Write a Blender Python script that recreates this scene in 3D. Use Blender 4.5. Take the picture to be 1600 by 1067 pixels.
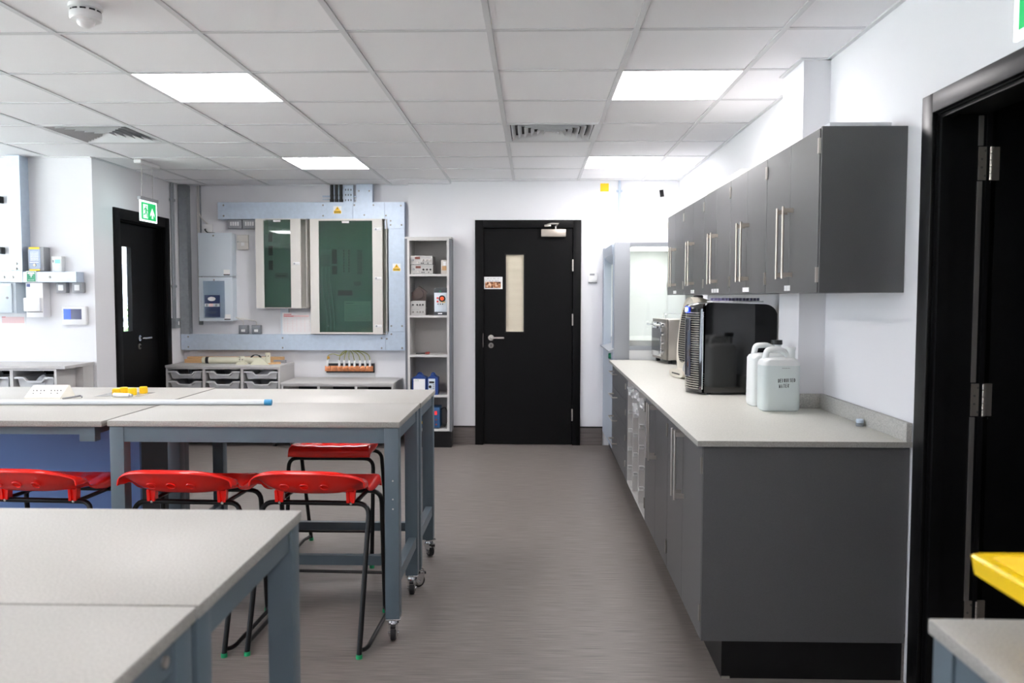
import bpy, bmesh, math, random
from mathutils import Vector, Matrix
random.seed(7)
PI = math.pi
SC = bpy.context.scene
COL = SC.collection
for o in list(bpy.data.objects): bpy.data.objects.remove(o)

# ------------------------------------------------------------------ camera
CAM_H = 1.40
PITCH, YAW, ROLL, FPX = 0.05404565, 0.02561931, 0.00149768, 1276.48
cam = bpy.data.cameras.new('camera'); camo = bpy.data.objects.new('camera', cam); COL.objects.link(camo)
fw = Vector((-math.sin(YAW)*math.cos(PITCH), math.cos(YAW)*math.cos(PITCH), -math.sin(PITCH)))
r0 = Vector((math.cos(YAW), math.sin(YAW), 0)); u0 = r0.cross(fw)
rt = r0*math.cos(ROLL)+u0*math.sin(ROLL); up = -r0*math.sin(ROLL)+u0*math.cos(ROLL)
M = Matrix((rt, up, -fw)).transposed().to_4x4(); M.translation = (0, 0, CAM_H)
camo.matrix_world = M
cam.sensor_fit = 'HORIZONTAL'; cam.sensor_width = 36.0; cam.lens = FPX/1600*36.0
cam.clip_start = 0.05; cam.clip_end = 200
cam.dof.use_dof = True; cam.dof.focus_distance = 4.6; cam.dof.aperture_fstop = 4.0
SC.camera = camo

# ------------------------------------------------------------------ world, light, exposure
W = bpy.data.worlds.new('sky'); SC.world = W; W.use_nodes = True
nt = W.node_tree; bg = nt.nodes['Background']
bg.inputs[0].default_value = (0.82, 0.80, 1.0, 1); bg.inputs[1].default_value = 4.9
SC.view_settings.view_transform = 'Standard'; SC.view_settings.look = 'None'
SC.view_settings.gamma = 1.0; SC.view_settings.use_curve_mapping = False
SC.view_settings.exposure = 1.18
PANEL_STRENGTH = 10.2
SC.cycles.max_bounces = 20; SC.cycles.diffuse_bounces = 14; SC.cycles.glossy_bounces = 4; SC.cycles.transparent_max_bounces = 16
SC.cycles.caustics_reflective = False; SC.cycles.caustics_refractive = False

CZ = 2.486          # suspended ceiling height
WT = 0.886          # fixed worktop
TT = 0.90           # mobile tables
XR = 1.357          # right wall
YB, YM, YE = 7.71, 7.90, 7.98   # back wall: door part, pier, electrical recess

# daylight enters by three windows in the left-hand wall, behind and beside the camera
WIN = [(-1.6, 0.7), (1.1, 3.4), (3.5, 5.7)]
for i, (a, b) in enumerate(WIN):
    L = bpy.data.lights.new('daylight_portal', 'AREA'); L.shape = 'RECTANGLE'; L.size = b-a; L.size_y = 1.5
    L.cycles.is_portal = True
    lo = bpy.data.objects.new('daylight_portal', L); COL.objects.link(lo)
    lo.location = (-6.55, (a+b)/2, 1.62); lo.rotation_euler = (0, -PI/2, 0)

# sun added behind the building, so pale paving throws light to the ceiling
SUN = bpy.data.lights.new('sun', 'SUN'); SUN.energy = 78.0; SUN.angle = math.radians(1); SUN.color = (1, .94, 1.0)
so = bpy.data.objects.new('sun', SUN); COL.objects.link(so); so.rotation_euler = (math.radians(8), math.radians(28), 0)

# ------------------------------------------------------------------ materials
def lin(c):
    return tuple(((v/255)/12.92 if v/255 <= .04045 else ((v/255+.055)/1.055)**2.4) for v in c)
MATS = {}
def mat(name, c, rough=.5, metal=0., spec=.5, noise=None, bump=None, emit=None, trans=0., coat=0., sss=0.):
    """noise=(scale, amount, (sx,sy,sz)) modulates the colour; bump=(scale, strength, (sx,sy,sz))"""
    if name in MATS: return MATS[name]
    m = bpy.data.materials.new(name); m.use_nodes = True; t = m.node_tree; b = t.nodes['Principled BSDF']
    L = lin(c)
    b.inputs['Base Color'].default_value = (*L, 1); b.inputs['Roughness'].default_value = rough
    b.inputs['Metallic'].default_value = metal; b.inputs['Specular IOR Level'].default_value = spec
    if trans: b.inputs['Transmission Weight'].default_value = trans
    if coat: b.inputs['Coat Weight'].default_value = coat; b.inputs['Coat Roughness'].default_value = .08
    if sss:
        b.inputs['Subsurface Weight'].default_value = sss; b.inputs['Subsurface Radius'].default_value = (.02, .02, .02)
    if emit:
        b.inputs['Emission Color'].default_value = (*lin(emit[0]), 1); b.inputs['Emission Strength'].default_value = emit[1]
    tc = t.nodes.new('ShaderNodeTexCoord')
    def nz(scale, st, detail=4):
        mp = t.nodes.new('ShaderNodeMapping'); mp.inputs['Scale'].default_value = st
        t.links.new(tc.outputs['Object'], mp.inputs[0])
        n = t.nodes.new('ShaderNodeTexNoise'); n.inputs['Scale'].default_value = scale; n.inputs['Detail'].default_value = detail
        t.links.new(mp.outputs[0], n.inputs['Vector']); return n
    if noise:
        n = nz(noise[0], noise[2] if len(noise) > 2 else (1, 1, 1))
        r = t.nodes.new('ShaderNodeValToRGB'); a = noise[1]
        r.color_ramp.elements[0].position = .3; r.color_ramp.elements[1].position = .7
        r.color_ramp.elements[0].color = (*[v*(1-a) for v in L], 1); r.color_ramp.elements[1].color = (*[min(1, v*(1+a)) for v in L], 1)
        t.links.new(n.outputs['Fac'], r.inputs[0]); t.links.new(r.outputs[0], b.inputs['Base Color'])
    if bump:
        n = nz(bump[0], bump[2] if len(bump) > 2 else (1, 1, 1))
        bp = t.nodes.new('ShaderNodeBump'); bp.inputs['Strength'].default_value = bump[1]; bp.inputs['Distance'].default_value = .01
        t.links.new(n.outputs['Fac'], bp.inputs['Height']); t.links.new(bp.outputs[0], b.inputs['Normal'])
    MATS[name] = m; return m
def pane_mat(name, c, gloss=.12, rough=.02):
    if name in MATS: return MATS[name]
    m = bpy.data.materials.new(name); m.use_nodes = True; t = m.node_tree; t.nodes.clear()
    out = t.nodes.new('ShaderNodeOutputMaterial'); mx = t.nodes.new('ShaderNodeMixShader')
    tr = t.nodes.new('ShaderNodeBsdfTransparent'); tr.inputs[0].default_value = (*lin(c), 1)
    gl = t.nodes.new('ShaderNodeBsdfGlossy'); gl.inputs['Roughness'].default_value = rough
    lw = t.nodes.new('ShaderNodeLayerWeight'); lw.inputs[0].default_value = .5
    pw = t.nodes.new('ShaderNodeMath'); pw.operation = 'POWER'; pw.inputs[1].default_value = 5
    ad = t.nodes.new('ShaderNodeMath'); ad.operation = 'MULTIPLY_ADD'; ad.inputs[1].default_value = .9; ad.inputs[2].default_value = gloss+.03; ad.use_clamp = True
    t.links.new(lw.outputs['Facing'], pw.inputs[0]); t.links.new(pw.outputs[0], ad.inputs[0]); t.links.new(ad.outputs[0], mx.inputs[0])
    t.links.new(tr.outputs[0], mx.inputs[1]); t.links.new(gl.outputs[0], mx.inputs[2]); t.links.new(mx.outputs[0], out.inputs[0])
    MATS[name] = m; return m

WALL = mat('white_paint', (230, 230, 233), .75, bump=(180, .03))
CEILT = mat('ceiling_tile', (242, 242, 244), .9, noise=(420, .035), bump=(300, .12))
CGRID = mat('ceiling_grid', (214, 215, 217), .5)
CSLAB = mat('ceiling_void', (60, 60, 62), .9)
FLOORM = mat('streaked_vinyl', (119, 112, 108), .45, noise=(9, .42, (.7, 36, 1)), bump=(14, .04, (.9, 22, 1)))
SKIRT = mat('skirting_vinyl', (104, 97, 94), .5, noise=(6, .3, (.9, 26, 26)))
BLK = mat('black_laminate', (8, 8, 9), .5, spec=.16, noise=(60, .2), bump=(200, .04))
BLKTRIM = mat('black_trim', (9, 9, 10), .4, spec=.35)
BLKGLOSS = mat('black_gloss', (7, 7, 8), .06, coat=.5)
BLKP = mat('black_plastic', (20, 20, 22), .45)
GREY = mat('graphite_laminate', (87, 87, 88), .4, noise=(300, .07), bump=(400, .05))
TOP = mat('speckled_worktop', (177, 175, 170), .45, noise=(230, .16))
TOPEDGE = mat('speckled_edge', (158, 156, 150), .55, noise=(240, .2))
UPST = mat('speckled_upstand', (176, 175, 170), .5, noise=(220, .25))
FRAME = mat('blue_grey_powder', (90, 104, 113), .42)
PED = mat('blue_grey_panel', (104, 134, 190), .5)
GALV = mat('galvanised', (192, 205, 220), .45, .35, noise=(30, .05), bump=(60, .02))
GALVD = mat('galvanised_dull', (148, 153, 157), .5, .35, noise=(30, .08))
STEEL = mat('brushed_steel', (205, 200, 193), .32, .9)
STEELD = mat('dark_steel', (150, 146, 140), .4, .85)
CHROME = mat('chrome', (225, 226, 228), .12, 1.)
SATIN = mat('satin_nickel', (198, 189, 178), .35, .85)
WHITEP = mat('white_plastic', (232, 232, 232), .4)
OFFW = mat('offwhite_enamel', (214, 211, 205), .45)
PALEB = mat('pale_enamel', (208, 218, 226), .45)
GREYP = mat('grey_plastic', (150, 152, 156), .45)
MFC = mat('grey_mfc', (196, 194, 192), .55, noise=(200, .04))
MFCD = mat('grey_mfc_dark', (104, 107, 112), .55, noise=(200, .05))
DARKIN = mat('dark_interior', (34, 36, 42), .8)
TRAYM = mat('tray_grey', (204, 205, 207), .4)
RED = mat('red_polypropylene', (250, 28, 17), .22, coat=.35)
GREENF = mat('green_foot', (20, 150, 96), .5)
TUBE = mat('black_tube', (9, 9, 10), .32, spec=.35)
RUBBER = mat('rubber', (28, 28, 30), .6)
YEL = mat('yellow_plastic', (247, 205, 8), .35, coat=.15)
YELS = mat('yellow_sticker', (250, 200, 10), .5)
BLACKS = mat('black_print', (20, 20, 20), .6)
WHITES = mat('white_sticker', (240, 240, 240), .5)
REDPR = mat('red_print', (214, 110, 112), .6)
PINKPR = mat('pink_print', (238, 205, 204), .6)
GREYPR = mat('grey_print', (140, 140, 142), .6)
NAVY = mat('navy_print', (48, 66, 120), .4)
BLUEC = mat('blue_case', (28, 62, 128), .45)
BLUEF = mat('blue_face', (40, 84, 130), .45)
COPPER = mat('copper', (214, 140, 98), .32, .8, noise=(40, .2))
WOOD = mat('pine', (205, 165, 118), .6, noise=(8, .15, (1, 20, 20)))
IVORY = mat('ivory_plastic', (216, 214, 192), .45)
BEIGE = mat('beige_plastic', (208, 202, 188), .45)
PAPERD = mat('cream_blind', (207, 198, 178), .8)
ORANGE = mat('orange_dial', (240, 92, 40), .4)
GREENS = mat('green_sign', (20, 128, 92), .5)
LEAF = mat('leaf_green', (86, 128, 62), .6, noise=(8, .4))
BOUNCE = mat('bounce_ground', (205, 204, 200), .9)
LED = mat('led_diffuser', (250, 250, 250), .5, emit=((255, 250, 251), PANEL_STRENGTH))
SIGNW = mat('sign_white', (235, 245, 245), .4, emit=((226, 255, 250), 1.4))
SIGNP = mat('sign_pictogram', (225, 235, 232), .4, emit=((226, 255, 246), .35))
SIGNG = mat('sign_green', (0, 120, 66), .4, emit=((0, 190, 96), .42))
LCDB = mat('lcd_blue', (20, 40, 200), .3, emit=((30, 60, 255), 1.6))
LCDW = mat('lcd_white', (220, 230, 255), .3, emit=((225, 235, 255), 2.0))
LCDG = mat('lcd_green', (80, 220, 140), .3, emit=((90, 240, 150), .9))
SCREEN = mat('screen_dark', (52, 54, 96), .12)
JERRY = mat('jerrycan_hdpe', (226, 229, 228), .38, sss=.25)
WATERC = mat('water_in_can', (206, 215, 214), .38, sss=.25)
GLASS = pane_mat('clear_glass', (236, 244, 240), .03)
TGLASS = pane_mat('tinted_glass', (172, 199, 188), .035)
FGLASS = pane_mat('fume_glass', (250, 251, 250), .0)
BAGM = pane_mat('clear_pocket', (235, 240, 245), .06, .15)
WWH = mat('white_lining', (234, 235, 234), .5)
PHOTO = mat('photo_print', (120, 80, 55), .5)
def _photo():
    t = PHOTO.node_tree; b = t.nodes['Principled BSDF']; tc = t.nodes.new('ShaderNodeTexCoord')
    n = t.nodes.new('ShaderNodeTexNoise'); n.inputs['Scale'].default_value = 38; n.inputs['Detail'].default_value = 3
    r = t.nodes.new('ShaderNodeValToRGB'); e = r.color_ramp.elements
    e[0].position = .38; e[0].color = (*lin((38, 24, 20)), 1); e[1].position = .64; e[1].color = (*lin((242, 214, 184)), 1)
    x = e.new(.5); x.color = (*lin((178, 110, 62)), 1)
    t.links.new(tc.outputs['Object'], n.inputs['Vector']); t.links.new(n.outputs['Fac'], r.inputs[0]); t.links.new(r.outputs[0], b.inputs['Base Color'])
_photo()

# ------------------------------------------------------------------ mesh building
class B:
    def __init__(s): s.bm = bmesh.new(); s.mats = []; s.mi = 0
    def use(s, m):
        if m not in s.mats: s.mats.append(m)
        s.mi = s.mats.index(m); return s
    def _add(s, vs, fs):
        v = [s.bm.verts.new(p) for p in vs]
        for f in fs:
            try: s.bm.faces.new([v[i] for i in f]).material_index = s.mi
            except ValueError: pass
        return s
    def box(s, x0, x1, y0, y1, z0, z1, bev=0, seg=2, R=None):
        x0, x1 = min(x0, x1), max(x0, x1); y0, y1 = min(y0, y1), max(y0, y1); z0, z1 = min(z0, z1), max(z0, z1)
        t = bmesh.new()
        r = bmesh.ops.create_cube(t, size=1)
        for v in r['verts']: v.co = Vector(((x0+x1)/2+v.co.x*(x1-x0), (y0+y1)/2+v.co.y*(y1-y0), (z0+z1)/2+v.co.z*(z1-z0)))
        if bev: bmesh.ops.bevel(t, geom=list(t.edges), offset=min(bev, .49*min(x1-x0, y1-y0, z1-z0)), segments=seg, affect='EDGES', profile=.5)
        return s._merge(t, R)
    def _merge(s, t, R=None):
        t.verts.index_update()
        vs = [(R @ v.co if R else v.co.copy()) for v in t.verts]
        fs = [[v.index for v in f.verts] for f in t.faces]
        t.free(); return s._add(vs, fs)
    def cyl(s, p0, p1, r, seg=16, r2=None, caps=True):
        p0, p1 = Vector(p0), Vector(p1); r2 = r if r2 is None else r2
        d = (p1-p0).normalized(); a = d.orthogonal().normalized(); b = d.cross(a)
        vs = []; n = seg
        for p, q in ((p0, r), (p1, r2)):
            for i in range(n):
                an = 2*PI*i/n; vs.append(p+(a*math.cos(an)+b*math.sin(an))*q)
        fs = [[i, (i+1) % n, n+(i+1) % n, n+i] for i in range(n)]
        if caps: fs += [list(range(n))[::-1], list(range(n, 2*n))]
        return s._add(vs, fs)
    def tube(s, pts, r, seg=10, closed=False, bend=0, bseg=5):
        P = [Vector(p) for p in pts]
        if bend:
            Q = []
            n = len(P)
            for i in range(n):
                if not closed and i in (0, n-1): Q.append(P[i]); continue
                a, c, b = P[i-1], P[i], P[(i+1) % n]
                da, db = (a-c), (b-c); k = min(bend, da.length*.49, db.length*.49)
                p, q = c+da.normalized()*k, c+db.normalized()*k
                for j in range(bseg+1):
                    t = j/bseg; Q.append((1-t)**2*p+2*t*(1-t)*c+t*t*q)
            P = Q
        n = len(P); rings = []; prev = None
        for i in range(n):
            if closed: d = (P[(i+1) % n]-P[i-1])
            else: d = (P[min(i+1, n-1)]-P[max(i-1, 0)])
            d.normalize()
            a = d.orthogonal() if prev is None else prev-d*prev.dot(d)
            a.normalize(); prev = a; b = d.cross(a)
            rings.append([P[i]+(a*math.cos(2*PI*k/seg)+b*math.sin(2*PI*k/seg))*r for k in range(seg)])
        vs = [v for g in rings for v in g]; fs = []
        for i in range(n if closed else n-1):
            for k in range(seg):
                j = (i+1) % n
                fs.append([i*seg+k, i*seg+(k+1) % seg, j*seg+(k+1) % seg, j*seg+k])
        if not closed: fs += [list(range(seg))[::-1], [(n-1)*seg+k for k in range(seg)]]
        return s._add(vs, fs)
    def prism(s, poly, axis, a0, a1):
        """poly: 2-D points; axis 'x': (y,z), 'y': (x,z), 'z': (x,y)"""
        f = {'x': lambda p, a: (a, p[0], p[1]), 'y': lambda p, a: (p[0], a, p[1]), 'z': lambda p, a: (p[0], p[1], a)}[axis]
        n = len(poly); vs = [f(p, a0) for p in poly]+[f(p, a1) for p in poly]
        fs = [[i, (i+1) % n, n+(i+1) % n, n+i] for i in range(n)]+[list(range(n))[::-1], list(range(n, 2*n))]
        return s._add(vs, fs)
    def lathe(s, prof, c, seg=24, axis='z'):
        c = Vector(c); vs = []; n = len(prof)
        for r, h in prof:
            for k in range(seg):
                an = 2*PI*k/seg; x, y = r*math.cos(an), r*math.sin(an)
                vs.append(c+Vector({'z': (x, y, h), 'x': (h, x, y), 'y': (x, h, y)}[axis]))
        fs = []
        for i in range(n-1):
            for k in range(seg): fs.append([i*seg+k, i*seg+(k+1) % seg, (i+1)*seg+(k+1) % seg, (i+1)*seg+k])
        fs += [list(range(seg))[::-1], [(n-1)*seg+k for k in range(seg)]]
        return s._add(vs, fs)
    def grid(s, pts):
        nu, nv = len(pts), len(pts[0]); vs = [p for row in pts for p in row]
        return s._add(vs, [[i*nv+j, (i+1)*nv+j, (i+1)*nv+j+1, i*nv+j+1] for i in range(nu-1) for j in range(nv-1)])
    def quad(s, *p): return s._add(p, [[0, 1, 2, 3]])
    def xf(s, R):
        for v in s.bm.verts: v.co = R @ v.co
        return s
    def done(s, name, m=None, parent=None, smooth=True, world=True):
        if m is not None and not s.mats: s.mats = [m]
        bm = s.bm; bmesh.ops.recalc_face_normals(bm, faces=bm.faces)
        if parent is not None and world:
            off = Vector((0, 0, 0)); p = parent
            while p is not None: off += p.location; p = p.parent
            bmesh.ops.translate(bm, verts=bm.verts, vec=-off)
        me = bpy.data.meshes.new(name); bm.to_mesh(me); bm.free()
        for q in s.mats: me.materials.append(q)
        if smooth:
            me.polygons.foreach_set('use_smooth', [True]*len(me.polygons)); me.set_sharp_from_angle(angle=math.radians(32))
        o = bpy.data.objects.new(name, me); COL.objects.link(o)
        if parent is not None: o.parent = parent
        return o
def tag(o, label, cat, group=None, kind=None):
    o['label'] = label; o['category'] = cat
    if group: o['group'] = group
    if kind: o['kind'] = kind
    return o
def thing(name, label, cat, loc, group=None):
    o = bpy.data.objects.new(name, None); COL.objects.link(o); o.location = loc; o.empty_display_size = .1
    return tag(o, label, cat, group)
def struct(o):
    o['kind'] = 'structure'; return o
def bx(name, m, parent, *a, **k): return B().box(*a, **k).done(name, m, parent)
def dup(o, parent=None):
    c = o.copy(); COL.objects.link(c)
    if parent is not None: c.parent = parent
    for ch in list(o.children): dup(ch, c)
    return c
def tl(o, label, cat, group=None):
    """a one-mesh thing: move the origin to its base"""
    me = o.data; xs = [v.co for v in me.vertices]
    c = Vector((sum(v.x for v in xs)/len(xs), sum(v.y for v in xs)/len(xs), min(v.z for v in xs)))
    me.transform(Matrix.Translation(-c)); o.location = c
    return tag(o, label, cat, group)

# ================================================================== SHELL
fl = struct(B().box(-6.6, 3.3, -3.2, 8.2, -.1, 0).done('floor', FLOORM))

w = B()
# door wall (opening x -.500..0.405, z<2.075)
DX0, DX1, DZ = -.497, .398, 2.078
w.box(-.77, DX0, YB, YB+.4, 0, CZ+.3); w.box(DX1, XR+.2, YB, YB+.4, 0, CZ+.3); w.box(DX0, DX1, YB, YB+.4, DZ, CZ+.3)
w.box(-1.2, -.77, YM, YB+.4, 0, CZ+.3); w.box(-3.6, -1.2, YE, YB+.4, 0, CZ+.3)
struct(w.done('wall_back', WALL))
w = B()   # right wall with the doorway beside the camera
RY0, RY1, RZ = 1.93, 2.865, 2.05
w.box(XR, XR+.17, RY1, YB+.2, 0, CZ+.3); w.box(XR, XR+.17, -3.2, RY0, 0, CZ+.3); w.box(XR, XR+.17, RY0, RY1, RZ, CZ+.3)
w.box(1.235, XR, 3.83, 4.14, 0, CZ+.02)
struct(w.done('wall_right', WALL))
LX, LY0, LY1, LZ = -3.45, 6.73, 7.60, 2.06
w = B()   # wall with the exit door
w.box(LX-.14, LX, 6.36, LY0, 0, CZ+.3); w.box(LX-.14, LX, LY1, YE+.1, 0, CZ+.3); w.box(LX-.14, LX, LY0, LY1, LZ, CZ+.3)
struct(w.done('wall_left', WALL))
struct(B().box(-6.6, LX-.14, 6.36, 6.5, 0, CZ+.3).done('wall_far', WALL))
w = B()   # window wall
ys = [-3.2]+[v for ab in WIN for v in ab]+[6.5]
for k in range(0, len(ys), 2): w.box(-6.6, -6.4, ys[k], ys[k+1], 0, CZ+.3)
for a, b in WIN: w.box(-6.6, -6.4, a, b, 0, .86); w.box(-6.6, -6.4, a, b, 2.38, CZ+.3)
struct(w.done('wall_window', WALL))
struct(B().box(-6.6, XR+.17, -3.2, -3.0, 0, CZ+.3).done('wall_front', WALL))
for i, (a, b) in enumerate(WIN):
    f = B()
    for z0, z1 in ((.86, .92), (2.32, 2.38)): f.box(-6.54, -6.46, a, b, z0, z1)
    for y0, y1 in ((a, a+.06), (b-.06, b), ((a+b)/2-.03, (a+b)/2+.03)): f.box(-6.54, -6.46, y0, y1, .92, 2.32)
    o = struct(f.done('window_%d' % (i+1), GREYP))
    for y0, y1 in ((a+.06, (a+b)/2-.03), ((a+b)/2+.03, b-.06)): B().box(-6.503, -6.497, y0, y1, .92, 2.32).done('pane', GLASS, o)
# corridor beyond the right-hand door
w = B(); w.box(3.2, 3.3, .2, 5.2, 0, CZ+.3); w.box(XR+.17, 3.3, 5.1, 5.2, 0, CZ+.3); w.box(XR+.17, 3.3, .2, .3, 0, CZ+.3)
struct(w.done('wall_corridor', WALL))

# ceiling: slab, tees, tiles
ceil = struct(B().box(-6.6, 3.3, -3.2, 8.2, CZ+.06, CZ+.12).done('ceiling', CSLAB))
GX, GY = -.182, 3.400
def inside(x0, x1, y0, y1):
    """clip a cell to the plan of the room"""
    out = []
    if y1 <= 6.45:
        out.append((max(x0, -6.4), min(x1, XR), max(y0, -3), min(y1, 6.36) if x1 < LX else y1))
    else:
        if x1 > LX:
            a = max(x0, LX)
            if x0 >= -.77-.3: out.append((a, min(x1, XR), y0, min(y1, YB)))
            else: out.append((a, x1, y0, min(y1, YE)))
    return [r for r in out if r[1]-r[0] > .03 and r[3]-r[2] > .03]
LIGHTS = [(i, j) for i in (-7, -3, 1) for j in (-7, -3, 1, 5) if (i, j) not in ((-7, 5), (1, -3), (-7, -7))]
VENTS = [(0, 3), (-5, 3)]
tm = None; full = {}
for i in range(-11, 3):
    for j in range(-11, 8):
        if (i, j) in LIGHTS or (i, j) in VENTS: continue
        for r in inside(GX+.6*i, GX+.6*i+.6, GY+.6*j, GY+.6*j+.6):
            g = .0125; x0, x1, y0, y1 = r[0]+g, r[1]-g, r[2]+g, r[3]-g
            key = (round(x1-x0, 3), round(y1-y0, 3))
            if key not in full:
                full[key] = B().box(-(x1-x0)/2, (x1-x0)/2, -(y1-y0)/2, (y1-y0)/2, 0, .016, bev=.002, seg=1).done('ceiling_tile', CEILT, ceil, smooth=False, world=False); o = full[key]
            else: o = full[key].copy(); COL.objects.link(o)
            o.location = ((x0+x1)/2, (y0+y1)/2, CZ+.004)
for i in range(-10, 3):
    x = GX+.6*i; y1 = (YE if x < -.77 else YB) if x > LX else 6.36
    B().box(x-.012, x+.012, -3, y1, CZ, CZ+.02).done('ceiling_tee', CGRID, ceil)
for j in range(-10, 8):
    y = GY+.6*j; x0 = -6.4 if y < 6.36 else LX
    B().box(x0, XR, y-.012, y+.012, CZ+.001, CZ+.02).done('ceiling_tee', CGRID, ceil)
k = 0
def trim(*a):
    global k; k += 1; return struct(B().box(*a).done('trim_%d' % k, CGRID))
trim(XR-.02, XR, -3, 3.83, CZ-.003, CZ+.018); trim(XR-.02, XR, 4.14, YB, CZ-.003, CZ+.018)
trim(1.215, 1.235, 3.81, 4.14, CZ-.003, CZ+.018); trim(1.235, XR, 3.81, 3.83, CZ-.003, CZ+.018)
trim(-.77, XR, YB-.02, YB, CZ-.003, CZ+.018); trim(-1.2, -.77, YM-.02, YM, CZ-.003, CZ+.018); trim(LX, -1.2, YE-.02, YE, CZ-.003, CZ+.018)
trim(LX, LX+.02, 6.36, YE, CZ-.003, CZ+.018); trim(-6.4, LX, 6.34, 6.36, CZ-.003, CZ+.018)
# coved vinyl skirting with a black capping strip
def skirt(name, segs, pillar=None):
    b = B(); c = B()
    for x0, x1, y0, y1 in segs: b.box(x0, x1, y0, y1, 0, .165); c.box(x0-.001, x1+.001, y0-.001, y1+.001, .165, .178)
    o = struct(b.done(name, SKIRT)); c.done('capping', BLKTRIM, o)
skirt('baseboard_back', [(-.76, -.545, YB-.008, YB), (.449, .66, YB-.008, YB), (-.772, -.764, YB, YM), (-1.19, -.775, YM-.008, YM), (-3.4, -1.2, YE-.008, YE)])
skirt('baseboard_left', [(LX, LX+.008, 6.36, 6.66), (LX, LX+.008, 7.68, YE-.01)])
skirt('baseboard_far', [(-6.4, LX, 6.352, 6.36)])
skirt('baseboard_right', [(XR-.006, XR, 2.95, 2.975), (XR-.008, XR, -3, 1.84)])

# ------------------------------------------------------------------ lights, vents, detector
def place(i): return {-7: 'far left', -3: 'left', 1: 'right'}[i]
for (i, j) in LIGHTS:
    x, y = GX+.6*i+.3, GY+.6*j+.3
    if j == 1: lab = ('square LED ceiling panel nearest the camera, over the white worktop side' if i == 1 else 'square LED ceiling panel left of centre, nearest the smoke detector' if i == -3 else 'square LED ceiling panel beyond the left edge, over the left bench')
    elif j == 5: lab = ('square LED ceiling panel at far right, near the yellow square sign' if i == 1 else 'square LED ceiling panel over the green-glass distribution boards')
    else: lab = 'square LED ceiling panel behind the camera, %s row, %s column' % ('first' if j == -3 else 'second', place(i))
    t = thing('ceiling_light', lab, 'ceiling light', (x, y, CZ), 'LED panels in the ceiling grid')
    f = B()
    for a in ((-.298, .298, -.298, -.286), (-.298, .298, .286, .298), (-.298, -.286, -.286, .286), (.286, .298, -.286, .286)):
        f.box(x+a[0], x+a[1], y+a[2], y+a[3], CZ+.001, CZ+.014)
    f.done('frame', CGRID, t)
    bx('diffuser', LED, t, x-.286, x+.286, y-.286, y+.286, CZ+.004, CZ+.012)
for (i, j) in VENTS:
    x, y = GX+.6*i+.3, GY+.6*j+.3
    t = thing('air_diffuser', 'square four-way ceiling diffuser ' + ('in front of the black end door' if i == 0 else 'above the left wall corner, by the exit door'), 'vent', (x, y, CZ), 'air diffusers in the ceiling')
    f = B(); H = .285
    def ring(b, r0, z0, r1, z1, th=.002):
        for q in range(4):
            R = Matrix.Rotation(q*PI/2, 3, 'Z'); P = [R @ Vector(p) for p in ((-r0, -r0, z0), (r0, -r0, z0), (r1, -r1, z1), (-r1, -r1, z1))]
            P2 = [p+Vector((0, 0, th)) for p in P]
            b._add([(x+p.x, y+p.y, CZ+p.z) for p in P+P2], [[0, 1, 2, 3], [4, 7, 6, 5], [0, 4, 5, 1], [1, 5, 6, 2], [2, 6, 7, 3], [3, 7, 4, 0]])
    ring(f, .298, 0, .268, .002, .01); f.done('frame', CGRID, t, smooth=False)
    for q in range(6):
        r = .262-q*.042; b = B(); ring(b, r, .002, r-.024, .034); b.done('louvre', CGRID, t, smooth=False)
    bx('backing', BLKTRIM, t, x-.268, x+.268, y-.268, y+.268, CZ+.052, CZ+.056)
t = thing('smoke_detector', 'white smoke detector with sounder base on the ceiling, upper left', 'smoke detector', (-1.681, 3.085, CZ))
B().lathe([(.058, 0), (.06, -.004), (.06, -.014), (.05, -.018)], (-1.681, 3.085, CZ+.004), 32).done('base', WHITEP, t)
b = B().use(BLKP)
for q in range(10):
    a = 2*PI*q/10; c = Vector((-1.681+.0495*math.cos(a), 3.085+.0495*math.sin(a), CZ-.02))
    b.box(-.003, .003, -.010, .010, -.0035, .0035, R=Matrix.Translation(c) @ Matrix.Rotation(a, 4, 'Z'))
b.done('slot', None, t)
B().lathe([(.049, -.016), (.049, -.025), (.056, -.028), (.056, -.05), (.052, -.056), (.03, -.058)], (-1.681, 3.085, CZ+.004), 32).done('sounder', WHITEP, t)
B().lathe([(.03, -.058), (.031, -.066), (.027, -.074), (.014, -.083), (.003, -.085)], (-1.679, 3.08, CZ+.004), 24).done('sensor_head', WHITEP, t)

# ================================================================== END DOOR (black, in the back wall)
def lever(parent, c, n, dirx, m=STEEL):
    """round rose + lever; n = outward normal, dirx = lever direction"""
    c, n, d = Vector(c), Vector(n), Vector(dirx)
    B().cyl(c, c+n*.010, .027, 24).tube([c+n*.008, c+n*.05, c+n*.052+d*.125], .0095, 10, bend=.02).done('door_handle', m, parent)
    q = c-Vector((0, 0, .073))
    e = B().cyl(q, q+n*.008, .025, 24).done('keyhole_plate', STEELD, parent)
    B().box(-.0035, .0035, -.012, .002, -.011, .011, R=Matrix.Translation(q+n*.0085) @ (Matrix.Rotation(PI/2, 4, 'Z') if abs(n.x) > .5 else Matrix.Identity(4))).done('keyhole', BLACKS, e)
yf = YB
d1 = B()
d1.box(-.545, -.468, yf-.022, yf+.02, 0, 2.122, bev=.002); d1.box(.375, .449, yf-.022, yf+.02, 0, 2.122, bev=.002); d1.box(-.468, .375, yf-.022, yf+.02, 2.05, 2.122, bev=.002)
d1.box(-.497, -.474, yf+.02, yf+.14, 0, 2.078); d1.box(.375, .398, yf+.02, yf+.14, 0, 2.078); d1.box(-.474, .375, yf+.02, yf+.14, 2.05, 2.078)
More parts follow.
